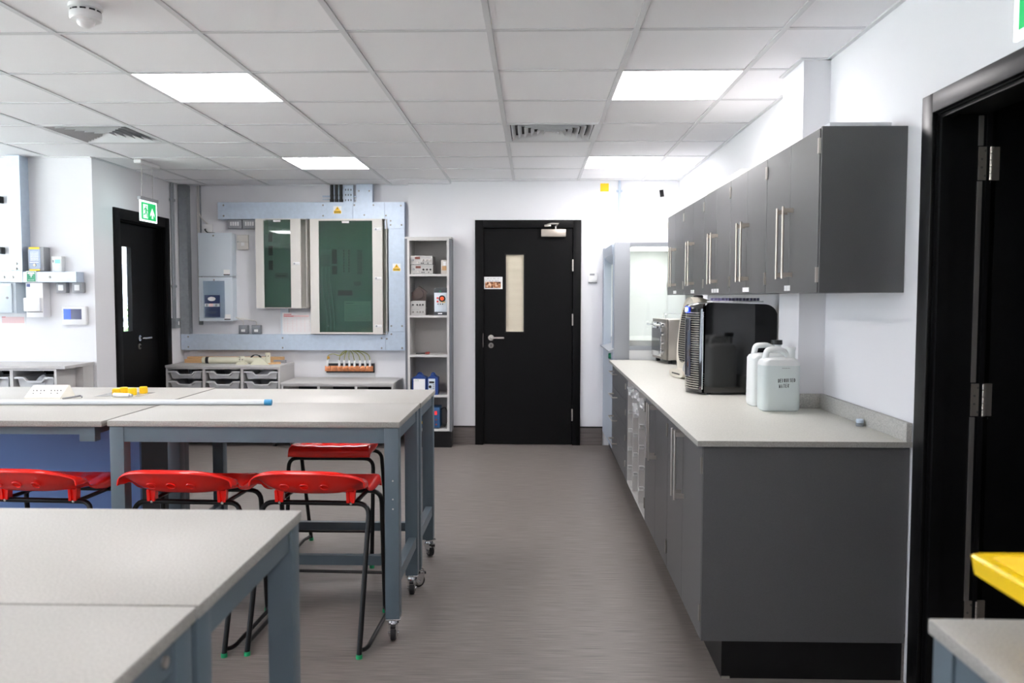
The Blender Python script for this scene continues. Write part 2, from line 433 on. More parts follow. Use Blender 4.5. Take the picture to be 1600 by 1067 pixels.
d1.box(-.474, -.44, yf+.05, yf+.08, 0, 2.05); d1.box(.34, .375, yf+.05, yf+.08, 0, 2.05); d1.box(-.44, .34, yf+.05, yf+.08, 2.015, 2.05); d1.box(-.474, .375, yf+.05, yf+.08, 0, .012); d1.box(-.6, .5, yf+.30, yf+.31, 0, 2.3)  # last box is an unseen back sheet, added to keep out sky light
d1 = struct(d1.done('door_1', BLK))
lf = B(); gx0, gx1, gz0, gz1 = -.255, -.088, 1.075, 1.80
Y0, Y1 = yf+.004, yf+.048
lf.box(-.468, gx0, Y0, Y1, .008, 2.045); lf.box(gx1, .369, Y0, Y1, .008, 2.045); lf.box(gx0, gx1, Y0, Y1, .008, gz0); lf.box(gx0, gx1, Y0, Y1, gz1, 2.045)
leaf = lf.done('door_leaf', BLK, d1)
b = B(); g = .012
for a in ((gx0-g, gx1+g, gz0-g, gz0), (gx0-g, gx1+g, gz1, gz1+g), (gx0-g, gx0, gz0, gz1), (gx1, gx1+g, gz0, gz1)): b.box(a[0], a[1], Y0-.006, Y0+.004, a[2], a[3])
b.done('glazing_bead', BLKTRIM, leaf)
B().box(gx0, gx1, Y0+.022, Y0+.028, gz0, gz1).done('vision_pane', GLASS, leaf)
b = B(); n = 9; rows = []
for s in range(40):
    z = gz0+(gz1-gz0)*s/39; dy = .0016*math.sin(z*40)+.001*math.sin(z*97)
    rows.append([(gx0+(gx1-gx0)*q/(n-1), Y0+.012+dy, z) for q in range(n)])
b.grid(rows).done('paper_blind', PAPERD, leaf)
lever(d1, (-.396, Y0, 1.018), (0, -1, 0), (1, 0, 0))
bx('latch_keep', STEELD, d1, -.473, -.468, yf-.0235, yf, .93, 1.06)
for z in (1.70, 1.19, .29): bx('hinge', STEEL, d1, .366, .378, yf-.026, yf-.004, z-.055, z+.055)
b = B().box(.075, .305, yf-.05, Y0, 1.965, 2.035, bev=.004); b.done('closer_body', SATIN, d1)
B().tube([(.21, yf-.03, 2.035), (.21, yf-.03, 2.06), (.235, yf-.035, 2.085), (.17, yf-.04, 2.085), (.11, yf-.03, 2.07)], .008, 8).done('closer_arm', STEEL, d1)
bx('arm_shoe', STEEL, d1, .105, .165, yf-.04, yf-.02, 2.058, 2.078, bev=.003)
t = tag(B().box(-.462, -.288, Y0-.0015, Y0, 1.478, 1.592).done('door_notice', WHITES), 'small white notice with a brown photograph on the black end door', 'notice')
B().box(-.452, -.304, Y0-.003, Y0-.0015, 1.487, 1.546).done('photograph', PHOTO, t)
b = B()
for z, s in ((1.576, [(-.434, -.412), (-.404, -.386), (-.378, -.348), (-.338, -.318)]), (1.557, [(-.438, -.43), (-.42, -.40), (-.388, -.37), (-.36, -.32)])):
    for a, c in s:
        x = a
        while x < c: b.box(x, x+.0022, Y0-.0022, Y0-.0014, z-.004, z+.004-random.random()*.003); x += .0045
b.done('faint_lettering', GREYPR, t, smooth=False)

# ================================================================== EXIT DOOR in the left wall
d2 = B()
d2.box(LX-.02, LX+.02, 6.66, 6.745, 0, 2.135, bev=.002); d2.box(LX-.02, LX+.02, 7.585, 7.67, 0, 2.135, bev=.002); d2.box(LX-.02, LX+.02, 6.745, 7.585, 2.045, 2.135, bev=.002)
d2.box(LX-.14, LX-.02, LY0, 6.752, 0, 2.06); d2.box(LX-.14, LX-.02, 7.578, LY1, 0, 2.06); d2.box(LX-.14, LX-.02, 6.752, 7.578, 2.035, 2.06); d2.box(LX-.14, LX-.112, 6.752, 6.78, 0, 2.035); d2.box(LX-.14, LX-.112, 7.55, 7.578, 0, 2.035); d2.box(LX-.14, LX-.112, 6.78, 7.55, 2.0, 2.035); d2.box(LX-.14, LX-.112, 6.78, 7.55, 0, .02)
d2 = struct(d2.done('door_2', BLK))
hx0, hx1 = LX-.11, LX-.066; vy0, vy1, vz0, vz1 = 6.93, 7.09, 1.10, 1.83
b = B(); b.box(hx0, hx1, 6.756, vy0, .008, 2.03); b.box(hx0, hx1, vy1, 7.574, .008, 2.03); b.box(hx0, hx1, vy0, vy1, .008, vz0); b.box(hx0, hx1, vy0, vy1, vz1, 2.03)
lf2 = b.done('door_leaf', BLK, d2)
B().box(hx0+.02, hx0+.026, vy0, vy1, vz0, vz1).done('vision_pane', GLASS, lf2)
lever(d2, (hx1, 7.20, 1.03), (1, 0, 0), (0, 1, 0), CHROME)
# outside, seen through the narrow pane; wide paving added to bounce light indoors
struct(B().box(-40, -6.62, -30, 40, -.15, -.05).box(-6.62, -3.7, 6.6, 16, -.15, -.05).done('trim_bounce_paving', BOUNCE))
b = B()
for q in range(420):
    a, h, rr = random.random()*2*PI, random.random(), random.random()**.5
    R = (.95-.5*h)*rr; c = Vector((-5.35+R*math.cos(a)*.6, 11.6+R*math.sin(a), .1+1.55*h))
    s = .06+.06*random.random(); e1 = Vector((random.uniform(-1, 1), random.uniform(-1, 1), random.uniform(-1, 1))).normalized(); e2 = e1.orthogonal()
    b._add([c-e1*s, c+e2*s*.5, c+e1*s, c-e2*s*.5], [[0, 1, 2, 3]])
tr = thing('shrub', 'green shrub outside, seen through the exit door pane', 'shrub', (-5.35, 11.6, -.05))
b.done('foliage', LEAF, tr, smooth=False); B().cyl((-5.35, 11.6, -.05), (-5.35, 11.6, 1.0), .03, 8, .015).done('stem', WOOD, tr)
t = thing('railing', 'pale railing outside the exit door pane', 'railing', (-4.9, 9.6, -.05))
B().cyl((-6.2, 9.6, 1.13), (-3.9, 9.6, 1.13), .03, 10).done('top_rail', FRAME, t)
for x in (-6.1, -5, -4): B().cyl((x, 9.6, -.05), (x, 9.6, 1.13), .02, 8).done('post', FRAME, t)

def exit_sign(label, P, ey, ez, nrm, loc, w_, h_, hang):
    """pictogram panel; P = top-left corner of the panel, ey along the panel, nrm to the viewer"""
    P, e, n, z = Vector(P), Vector(ey), Vector(nrm), Vector((0, 0, -1))
    t = thing('exit_sign', label, 'exit sign', loc, 'hanging exit signs')
    def slab(b, u0, u1, v0, v1, d0, d1):
        pts = [P+e*u+z*v+n*d for d in (d0, d1) for (u, v) in ((u0, v0), (u1, v0), (u1, v1), (u0, v1))]
        b._add(pts, [[0, 1, 2, 3], [4, 7, 6, 5], [0, 4, 5, 1], [1, 5, 6, 2], [2, 6, 7, 3], [3, 7, 4, 0]])
    def poly(b, pts, d0, d1):
        k_ = len(pts); q = [P+e*(u*w_)+z*(v*h_)+n*d for d in (d0, d1) for u, v in pts]
        b._add(q, [list(range(k_)), list(range(2*k_-1, k_-1, -1))]+[[i, (i+1) % k_, k_+(i+1) % k_, k_+i] for i in range(k_)])
    b = B(); slab(b, 0, w_, 0, h_, -.004, .004); b.done('panel', SIGNW, t)
    b = B(); slab(b, -.012, w_+.012, -.028, 0, -.014, .014); b.done('top_rail', GREYP, t)
    b = B(); slab(b, w_*.055, w_*.945, h_*.08, h_*.92, .0042, .0055); g = b.done('green_field', SIGNG, t)
    b = B(); poly(b, [(.15, .17), (.43, .17), (.43, .85), (.15, .85)], .0057, .0068); b.done('white_doorway', SIGNP, g)
    b = B()
    hd = [(.32+.028*math.cos(a*PI/5), .27+.04*math.sin(a*PI/5)) for a in range(10)]
    poly(b, hd, .007, .0078)
    for pl in ([(.27, .33), (.34, .33), (.35, .52), (.28, .55)], [(.33, .35), (.40, .45), (.44, .44), (.44, .48), (.38, .49), (.32, .40)],
               [(.27, .34), (.20, .40), (.19, .48), (.22, .48), (.23, .43), (.29, .40)], [(.28, .53), (.33, .53), (.28, .66), (.16, .70), (.15, .66), (.25, .62)],
               [(.30, .53), (.35, .51), (.40, .64), (.40, .80), (.36, .80), (.36, .66)]): poly(b, pl, .007, .0078)
    b.done('running_figure', SIGNG, g, smooth=False)
    b = B(); poly(b, [(.70, .30), (.84, .60), (.84, .72), (.75, .60), (.75, .82), (.66, .82), (.66, .60), (.57, .72), (.57, .60)], .0057, .0068); b.done('arrow', SIGNP, g, smooth=False)
    b = B()
    for u in (w_*.15, w_*.8):
        q = P+e*u; b.cyl((q.x, q.y, q.z+.02), (q.x, q.y, hang-.02), .0018, 6)
    b.done('wire', STEELD, t)
    q = P+e*(w_*.5); L_ = .17
    b = B(); c0, c1 = q-e*L_, q+e*L_
    b.box(min(c0.x, c1.x)-.03, max(c0.x, c1.x)+.03, min(c0.y, c1.y)-.0, max(c0.y, c1.y)+.0, hang-.03, hang, bev=.006); b.done('ceiling_mount', WHITEP, t)
    return t
exit_sign('lit green exit sign with running figure and up arrow over left door', (-3.13, 6.47, 2.172), (0, 1, 0), 0, (1, 0, 0), (-3.13, 6.6, 2.02), .285, .165, CZ)
exit_sign('lit green exit sign cut by the right edge, above open right doorway', (1.12, 1.965, 2.24), (0, -1, 0), 0, (-1, 0, 0), (1.12, 1.8, 1.99), .35, .245, CZ)

# ================================================================== RIGHT DOORWAY (open black door)
d3 = B()
x0 = XR-.006
d3.box(x0, XR+.01, 2.84, 2.918, 0, 2.093, bev=.003); d3.box(x0, XR+.01, 1.86, 1.945, 0, 2.093, bev=.003); d3.box(x0, XR+.01, 1.945, 2.845, 2.025, 2.093, bev=.003)
d3.box(XR+.01, XR+.175, 2.838, RY1, 0, 2.05); d3.box(XR+.01, XR+.175, RY0, 1.952, 0, 2.05); d3.box(XR+.01, XR+.175, 1.952, 2.838, 2.02, 2.05)
d3.box(XR+.02, XR+.055, 2.825, 2.838, 0, 2.02); d3.box(XR+.02, XR+.055, 1.952, 1.965, 0, 2.02); d3.box(XR+.02, XR+.055, 1.965, 2.825, 2.008, 2.02)
d3.box(XR+.175, XR+.19, 2.83, 2.92, 0, 2.093); d3.box(XR+.175, XR+.19, 1.87, 1.95, 0, 2.093)
d3 = struct(d3.done('door_3', BLKTRIM))
b = B().box(XR+.215, XR+1.07, 2.845, 2.889, .008, 2.075, bev=.002); b.done('door_leaf', BLK, d3)
for z0, z1 in ((.01, .24), (.345, .99), (1.11, 1.795), (1.915, 2.015)): bx('jamb_strip', STEEL, d3, XR+.148, XR+.163, 2.832, 2.838, z0, z1)
for z in (1.855, 1.05, .29):
    h = B().box(XR+.15, XR+.186, 2.833, 2.838, z-.056, z+.056).box(XR+.196, XR+.222, 2.838, 2.8445, z-.056, z+.056)
    for q in range(5): h.cyl((XR+.191, 2.834, z-.056+q*.0226), (XR+.191, 2.834, z-.056+q*.0226+.0206), .0075, 12)
    h = h.done('hinge', SATIN, d3)
    b = B()
    for dx, dz in ((.172, .042), (.160, .014), (.160, -.014), (.172, -.042)): b.cyl((XR+dx, 2.8331, z+dz), (XR+dx, 2.832, z+dz), .0042, 10)
    b.done('screw', STEELD, h)

# ================================================================== FIXED BENCH on the right
ang = .0093
def fx(y): return .617+ang*(y-2.95)          # the run stands a touch out of square with the wall
def bench_box(b, d0, d1, y0, y1, z0, z1, bev=0):
    """box with its front following the run: d0,d1 = distance behind the front plane (None = wall)"""
    xa0, xa1 = fx(y0)+d0, fx(y1)+d0; xb0, xb1 = (XR-.003, XR-.003) if d1 is None else (fx(y0)+d1, fx(y1)+d1)
    b._add([(xa0, y0, z0), (xb0, y0, z0), (xb1, y1, z0), (xa1, y1, z0), (xa0, y0, z1), (xb0, y0, z1), (xb1, y1, z1), (xa1, y1, z1)],
           [[0, 3, 2, 1], [4, 5, 6, 7], [0, 1, 5, 4], [1, 2, 6, 5], [2, 3, 7, 6], [3, 0, 4, 7]])
    return b
YW0, YW1 = 2.925, 6.735
TOPW = mat('speckled_fixed_top', (200, 199, 191), .45, noise=(230, .12))
b = B().use(TOPW)
_e = .0245
b._add([(fx(YW0)-_e, YW0, WT), (XR-.003, YW0, WT), (XR-.003, YW1, WT), (fx(YW1)-_e, YW1, WT)], [[0, 1, 2, 3]])
b.use(TOPEDGE)
b._add([(fx(YW0)-_e, YW0, WT), (XR-.003, YW0, WT), (XR-.003, YW1, WT), (fx(YW1)-_e, YW1, WT), (fx(YW0)-_e, YW0, WT-.02), (XR-.003, YW0, WT-.02), (XR-.003, YW1, WT-.02), (fx(YW1)-_e, YW1, WT-.02)],
       [[0, 4, 5, 1], [1, 5, 6, 2], [2, 6, 7, 3], [3, 7, 4, 0], [4, 7, 6, 5]])
o = b.done('worktop', None); tl(o, 'long white speckled worktop on the graphite base cabinets', 'worktop')
for a in ((XR-.023, XR-.003, YW0+.005, 3.83), (1.213, XR-.023, 3.81, 3.83), (1.213, 1.234, 3.83, 4.14), (XR-.023, XR-.003, 4.14, YW1-.02)):
    bx('upstand', UPST, o, a[0], a[1], a[2], a[3], WT, WT+.068, bev=.0015)
ZB = .146
def bar_handle(parent, p, axis, length, out, m=STEEL):
    """square-section bar pull on two flat blocks. p = centre on the door face, out = outward unit"""
    p, a, o_ = Vector(p), Vector(axis), Vector(out); s = a.cross(o_)
    b = B(); r = .0052; q = p+o_*.040
    b.cyl(q-a*length/2, q+a*length/2, r, 12)
    for sg in (-1, 1):
        c = p+a*(length/2-.016)*sg
        pts = [c+a*i*.009+s*j*.0045+o_*k_ for k_ in (0, .038) for i, j in ((-1, -1), (1, -1), (1, 1), (-1, 1))]
        b._add(pts, [[0, 1, 2, 3], [4, 7, 6, 5], [0, 4, 5, 1], [1, 5, 6, 2], [2, 6, 7, 3], [3, 7, 4, 0]])
    return b.done('handle', m, parent)
def base_cabinet(label, y0, y1):
    t = thing('base_cabinet', label, 'cabinet', ((fx(y0)+XR)/2, (y0+y1)/2, 0), 'graphite base cabinets under the worktop')
    b = B()
    bench_box(b, .020, None, y0, y0+.018, ZB, WT-.021); bench_box(b, .020, None, y1-.018, y1, ZB, WT-.021)
    bench_box(b, .020, None, y0+.018, y1-.018, ZB, ZB+.018); bench_box(b, .6, .612, y0+.018, y1-.018, ZB, WT-.021); bench_box(b, .02, .1, y0+.018, y1-.018, WT-.039, WT-.021)
    b.done('body', GREY, t)
    b = B(); bench_box(b, .08, None, y0+(.0 if y0 > 3 else .004), y1, 0, ZB); b.done('plinth', BLKTRIM, t)
    ym = (y0+y1)/2
    for s, (a, c) in enumerate(((y0+.002, ym-.0015), (ym+.0015, y1-.002))):
        b = B(); bench_box(b, 0, .018, a, c, ZB+.001, WT-.024); d = b.done('door', GREY, t)
        hy = ym-.037 if s == 0 else ym+.037
        bar_handle(d, (fx(hy), hy, .715), (0, 0, 1), .285, (-1, 0, 0))
        hh = a+.003 if s == 0 else c-.003
        for z in (.79, .245): bx('hinge', STEELD, d, fx(hh)-.006, fx(hh)+.004, hh-.008, hh+.008, z-.03, z+.03)
    return t
base_cabinet('graphite two-door base cabinet at the near end of the worktop', 2.955, 3.765)
base_cabinet('graphite two-door base cabinet next to the open tray unit', 3.765, 4.57)
bx('end_panel', GREY, bpy.data.objects['base_cabinet'], fx(2.95)+.001, XR-.004, 2.945, 2.9555, ZB-.001, WT-.021)
bx('plinth_end_cap', STEEL, bpy.data.objects['base_cabinet'], .697, .727, 2.954, 2.959, 0, .008)
# open tray unit
y0, y1 = 4.57, 5.50
t = thing('tray_unit', 'open white tray unit with runners between cabinet and drawers', 'cabinet', (.95, 5.03, 0))
b = B(); n = 3; wd = (y1-y0)/n
for q in range(n+1):
    yy = y0+wd*q; bench_box(b, 0, .5, max(y0, yy-.009), min(y1, yy+.009), ZB, WT-.021)
bench_box(b, 0, .5, y0, y1, ZB, ZB+.018); bench_box(b, 0, .5, y0, y1, WT-.039, WT-.021); bench_box(b, .5, .512, y0, y1, ZB, WT-.021)
b.done('carcass', MFC, t)
b = B(); bench_box(b, .08, None, y0, y1, 0, ZB); b.done('plinth', BLKTRIM, t)
for q in range(n):
    for z in range(5):
        zz = ZB+.11+z*.125+.02*(q == 1)
        for s in (0, 1):
            yy = y0+wd*q+.009 if s == 0 else y0+wd*(q+1)-.024
            b = B(); bench_box(b, .004, .45, yy, yy+.015, zz, zz+.006); bench_box(b, .004, .03, yy, yy+.015, zz-.012, zz+.012); b.done('runner', WHITEP, t)

def tray(name_label, c, wdt, depth, h, dirv, group, m=TRAYM):
    """shallow storage tray: c = centre of the front rim, dirv = outward direction of the front"""
    c, o_ = Vector(c), Vector(dirv); s = Vector((0, 0, 1)).cross(o_)
    t = thing('storage_tray', name_label, 'tray', c-o_*depth/2-Vector((0, 0, h)), group)
    pf = [(-.5, 0), (-.27, 0), (-.19, -.028), (.19, -.028), (.27, 0), (.5, 0)]
    b = B(); P = lambda u, z, d: c+s*u*wdt+Vector((0, 0, z))-o_*d
    body = [(-.42, -h), (.42, -h), (.46, -.012), (.27, -.012), (.19, -.038), (-.19, -.038), (-.27, -.012), (-.46, -.012)]
    k_ = len(body); pts = [P(u, z, .012 if z > -.05 else .022) for u, z in body]+[P(u, z, .018 if z > -.05 else .028) for u, z in body]
    b._add(pts, [list(range(k_)), list(range(2*k_-1, k_-1, -1))]+[[i, (i+1) % k_, k_+(i+1) % k_, k_+i] for i in range(k_)])
    for sg in (-1, 1):
        q = [P(.42*sg, -h, .024), P(.42*sg, -h, depth), P(.46*sg, -.01, depth), P(.46*sg, -.01, .018)]
        b._add(q, [[0, 1, 2, 3]]); q2 = [P((.42+.01)*sg, -h, .024), P((.42+.01)*sg, -h, depth), P((.47)*sg, -.01, depth), P(.47*sg, -.01, .018)]; b._add(q2, [[0, 1, 2, 3]])
    b._add([P(-.42, -h, .024), P(.42, -h, .024), P(.42, -h, depth), P(-.42, -h, depth)], [[0, 1, 2, 3]])
    b._add([P(-.42, -h, depth), P(.42, -h, depth), P(.46, -.01, depth), P(-.46, -.01, depth)], [[0, 1, 2, 3]])
    b.done('body', m, t)
    r = B(); hh = .010
    for (u0, z0), (u1, z1) in zip(pf[:-1], pf[1:]):
        r._add([P(u, z+dz, d) for d in (-.012, .012) for (u, z, dz) in ((u0, z0, -hh), (u1, z1, -hh), (u1, z1, hh*.3), (u0, z0, hh*.3))],
               [[0, 1, 2, 3], [4, 7, 6, 5], [0, 4, 5, 1], [1, 5, 6, 2], [2, 6, 7, 3], [3, 7, 4, 0]])
    for sg in (-1, 1):
        r._add([P(u*sg, z, d) for d in (.012, depth) for (u, z) in ((.455, -hh), (.5, -hh), (.5, .003), (.455, .003))],
               [[0, 1, 2, 3], [4, 7, 6, 5], [0, 4, 5, 1], [1, 5, 6, 2], [2, 6, 7, 3], [3, 7, 4, 0]])
    r.done('rim', m, t, smooth=False)
    l = B(); l._add([P(u, z, d) for d in (.008, .013) for (u, z) in ((-.20, -h+.010), (.20, -h+.010), (.24, -.042), (-.24, -.042))],
                    [[0, 1, 2, 3], [4, 7, 6, 5], [0, 4, 5, 1], [1, 5, 6, 2], [2, 6, 7, 3], [3, 7, 4, 0]])
    l.done('label_holder', m, t, smooth=False)
    return t
gT = 'trays in the open white tray unit'
for q, z, lab in ((0, .80, 'white tray in the nearest column of the open tray unit'), (1, .82, 'white tray at the top middle of the open tray unit'),
                  (1, .73, 'second white tray down the middle of the open tray unit'), (2, .80, 'white tray in the far column of the open tray unit')):
    yc = y0+wd*(q+.5); tray(lab, (fx(yc)+.006, yc, z), wd-.05, .4, .07, (-1, 0, 0), gT, WHITEP)
# drawer unit
y0, y1 = 5.50, 6.69
t = thing('drawer_unit', 'graphite four-drawer unit at the far end of the worktop', 'cabinet', (1.0, 6.1, 0))
b = B(); bench_box(b, .02, None, y0, y0+.018, ZB, WT-.021); bench_box(b, .02, None, y1-.018, y1, ZB, WT-.021); bench_box(b, .4, .412, y0+.018, y1-.018, ZB, WT-.021); bench_box(b, .02, .5, y0, y1, ZB, ZB+.018)
bench_box(b, -.0, .02, y0, y0+.13, ZB, WT-.021)
b.done('body', GREY, t)
b = B(); bench_box(b, .08, None, y0, y1, 0, ZB); b.done('plinth', BLKTRIM, t)
for q in range(4):
    zz = ZB+.003+q*.179; b = B(); bench_box(b, 0, .018, y0+.135, y1-.003, zz, zz+.175); d = b.done('drawer', GREY, t)
    yc = y1-.30
    bar_handle(d, (fx(yc), yc, zz+.125), (0, 1, 0), .30, (-1, 0, 0))
    bx('hinge', STEEL, d, fx(y0)-.004, fx(y0)+.006, y0+.128, y0+.142, zz+.08, zz+.12)

# ================================================================== WALL CABINETS
UX, UZ0, UZ1 = 1.046, 1.42, 2.02
names = ['nearest of the row, above the jerrycans', 'second from the near end, above the black cabinet fridge', 'middle of the row, three white stickers on it', 'second from the far end, above the beige fan heater', 'farthest of the row, beside the fume cupboard']
stick = [[(-.055, -.03), (-.025, .02)], [(-.06, .06)], [(-.10, -.05), (-.035, .015), (.03, .08)], [(-.06, -.01), (.0, .05)], [(-.06, .02), (.025, .06)]]
for q in range(5):
    y0 = 3.045+q*.672; y1 = y0+.672; ym = (y0+y1)/2
    t = thing('wall_cabinet', 'graphite wall cabinet, '+names[q], 'cabinet', (1.2, ym, UZ0), 'graphite wall cabinets in a row')
    b = B(); b.box(UX+.02, XR-.001, y0, y0+.018, UZ0, UZ1); b.box(UX+.02, XR-.001, y1-.018, y1, UZ0, UZ1); b.box(UX+.02, XR-.001, y0+.018, y1-.018, UZ0+.0, UZ0+.018); b.box(UX+.02, XR-.001, y0+.018, y1-.018, UZ1-.018, UZ1); b.box(XR-.02, XR-.001, y0+.018, y1-.018, UZ0+.018, UZ1-.018)
    b.done('body', GREY, t)
    if q == 0: bx('end_panel', GREY, t, UX+.003, XR-.001, y0-.014, y0-.0005, UZ0-.001, UZ1+.002)
    for s, (a, c) in enumerate(((y0+.002, ym-.0012), (ym+.0012, y1-.002))):
        d = bx('door', GREY, t, UX, UX+.018, a, c, UZ0-.001, UZ1-.002, bev=.001, seg=1)
        hy = ym-.04 if s == 0 else ym+.04
        bar_handle(d, (UX, hy, 1.622), (0, 0, 1), .29, (-1, 0, 0), SATIN)
        hh = y0+.004 if s == 0 else y1-.004
        for z in (1.955, 1.485): bx('hinge', STEEL, d, UX-.005, UX+.003, hh-.007, hh+.007, z-.028, z+.028)
    for a, c in stick[q]: bx('label_sticker', WHITES, t, UX-.0012, UX, ym-c, ym-a, UZ0+.008, UZ0+.030)
bxx = tl(B().box(1.085, 1.31, 3.06, 3.66, UZ1, UZ1+.022, bev=.002).done('white_board', WALL), 'thin white board lying on top of nearest wall cabinet', 'board')
o = tl(B().box(1.09, 1.32, 4.38, 5.2, UZ1, UZ1+.055, bev=.002).box(1.11, 1.30, 4.42, 5.16, UZ1+.055, UZ1+.062).done('white_carton', OFFW), 'flat white box lying on top of middle wall cabinets', 'box')

# ================================================================== FUME CUPBOARD
FX = .66; Fy0, Fy1 = 6.765, 7.69; FZ = 1.852
t = thing('fume_cupboard', 'pale grey fume cupboard with glass side at the end of the worktop', 'fume cupboard', (1.0, 7.2, 0))
b = B(); b.box(FX+.01, .797, Fy0, Fy0+.03, WT, FZ, bev=.003); b.box(.797, XR-.002, Fy0, Fy0+.03, 1.818, FZ); b.box(.797, XR-.002, Fy0, Fy0+.03, .964, 1.0); b.box(XR-.03, XR-.002, Fy0, Fy0+.03, 1.0, 1.818)
b.done('side_frame', mat('pale_grey_laminate', (168, 172, 178), .5, noise=(200, .03)), t)
PGL = MATS['pale_grey_laminate']; PGB = mat('pale_blue_laminate', (174, 183, 195), .5)
bx('side_glass', FGLASS, t, .797, XR-.03, Fy0+.012, Fy0+.018, 1.0, 1.818)
bx('lower_side', WWH, t, .70, XR-.002, Fy0+.005, Fy0+.03, .88, .964)
b = B().box(FX-.008, FX+.06, 7.55, Fy1, .96, 1.853); b.box(FX, FX+.06, Fy0+.03, Fy0+.06, .98, 1.82); b.done('far_post', PGB, t)
bx('back_lining', WWH, t, XR-.012, XR-.002, Fy0+.03, Fy1, .98, 1.83)
bx('far_lining', WWH, t, FX+.06, XR-.012, Fy1-.015, Fy1, .98, 1.83)
bx('roof', WWH, t, FX+.02, XR-.012, Fy0+.03, Fy1, 1.83, FZ)
bx('work_surface', WWH, t, FX+.06, XR-.012, Fy0+.03, Fy1-.015, .985, 1.044)
bx('added_lamp', mat('added_fume_lamp', (245, 250, 240), .5, emit=((250, 252, 248), 2.5)), t, .85, 1.25, 6.95, 7.5, 1.822, 1.829)  # unseen, added under the roof to brighten the lining
bx('baffle', WWH, t, XR-.10, XR-.092, Fy0+.05, Fy1-.03, 1.10, 1.74)
bx('sash', FGLASS, t, FX+.075, FX+.081, Fy0+.06, Fy1-.02, 1.40, 1.82)
B().prism([(FX-.03, .955), (FX+.06, .985), (FX+.06, .965), (FX-.02, .94)], 'y', Fy0+.03, Fy1).done('sill', PGL, t)
B().prism([(FX-.008, 1.76), (FX+.06, 1.70), (FX+.06, 1.84), (FX-.008, 1.84)], 'y', Fy0+.06, 7.55).done('canopy', PGB, t)
bx('lower_cabinet', PGB, t, FX, XR-.002, 6.80, Fy1, .14, .955); bx('lower_end', PGB, t, FX+.01, XR-.002, 6.775, 6.80, .14, WT-.001)
bx('plinth', BLKTRIM, t, FX+.06, XR-.002, 6.78, Fy1, 0, .14)
B().lathe([(.0, -.02), (.022, -.02), (.026, 0)][::-1], (FX, 6.93, .905), 16, 'x').done('green_knob', GREENS, t)

# ================================================================== THINGS ON THE FIXED WORKTOP
# toaster oven
t = thing('toaster_oven', 'small stainless toaster oven with glass door beside fume cupboard', 'oven', (1.16, 6.5, WT))
R = Matrix.Translation((1.045, 6.32, WT)) @ Matrix.Rotation(math.radians(7), 4, 'Z')
def tb(*a, **k): return B().box(*a, R=R, **k)
tb(0, .28, 0, .395, .028, .345, bev=.006).done('body', STEEL, t)
tb(-.018, .0, 0, .395, .03, .345, bev=.003).done('front_frame', STEELD, t)
d = tb(-.03, -.018, .11, .385, .05, .32, bev=.003).done('door', CHROME, t)
tb(-.032, -.030, .135, .36, .09, .27).done('door_glass', pane_mat('oven_glass', (90, 100, 100), .2), d)
b = B().tube([R @ Vector((-.03, .13, .295)), R @ Vector((-.075, .14, .30)), R @ Vector((-.075, .355, .30)), R @ Vector((-.03, .365, .295))], .009, 8, bend=.02); b.done('handle', CHROME, d)
for z in (.09, .16, .23, .295): B().cyl(R @ Vector((-.018, .055, z)), R @ Vector((-.045, .055, z)), .019, 14).done('knob', CHROME, t)
for x in (.02, .24):
    for y in (.03, .36): tb(x-.015, x+.015, y-.015, y+.015, 0, .028).done('foot', BLKP, t)
b = B()
for z in (.29, .30, .31, .12, .11): b.box(.12, .2, -.0012, .001, z, z+.004, R=R)
b.done('side_vent', STEELD, t)
# wire rack standing on the oven
b = B().tube([(1.06, 6.55, WT+.346), (1.06, 6.56, WT+.385), (1.06, 6.68, WT+.385), (1.06, 6.69, WT+.346)], .003, 6, bend=.02).tube([(1.25, 6.55, WT+.346), (1.25, 6.56, WT+.385), (1.25, 6.68, WT+.385), (1.25, 6.69, WT+.346)], .003, 6, bend=.02)
for k_ in range(4): b.cyl((1.06, 6.565+.035*k_, WT+.384), (1.25, 6.565+.035*k_, WT+.384), .0022, 6)
tl(b.done('wire_rack', CHROME), 'thin wire rack standing on top of the stainless oven', 'rack')
# fan heater
t = thing('fan_heater', 'beige upright fan heater with black oval grille on the worktop', 'heater', (1.06, 5.2, WT))
R = Matrix.Translation((1.03, 5.27, WT)) @ Matrix.Rotation(math.radians(10), 4, 'Z')
def ell(n, ry, rz, cz, sup=2.4):
    o = []
    for i in range(n):
        a = 2*PI*i/n; c, s_ = math.cos(a), math.sin(a)
        o.append((ry*math.copysign(abs(c)**(2/sup), c), cz+rz*math.copysign(abs(s_)**(2/sup), s_)))
    return o
def loft(b, secs, R):
    n = len(secs[0][1]); vs = []
    for x, pl in secs: vs += [R @ Vector((x(p) if callable(x) else x, p[0], p[1])) for p in pl]
    fs = [[k_*n+i, k_*n+(i+1) % n, (k_+1)*n+(i+1) % n, (k_+1)*n+i] for k_ in range(len(secs)-1) for i in range(n)]
    fs += [list(range(n))[::-1], [(len(secs)-1)*n+i for i in range(n)]]
    return b._add(vs, fs)
lean = lambda base: (lambda p: base+.05*(p[1]/.5))
b = loft(B(), [(lean(-.07), ell(36, .118, .235, .275)), (lean(-.082), ell(36, .13, .245, .272)), (lean(-.02), ell(36, .135, .247, .272)), (lean(.07), ell(36, .115, .22, .272))], R)
b.done('body', BEIGE, t)
loft(B(), [(-.115, ell(30, .125, .028, .03)), (.09, ell(30, .125, .028, .03))], R).done('base', BEIGE, t)
loft(B(), [(lean(-.0825), ell(36, .10, .185, .285)), (lean(-.0865), ell(36, .10, .185, .285))], R).done('grille_backing', BLACKS, t)
b = B()
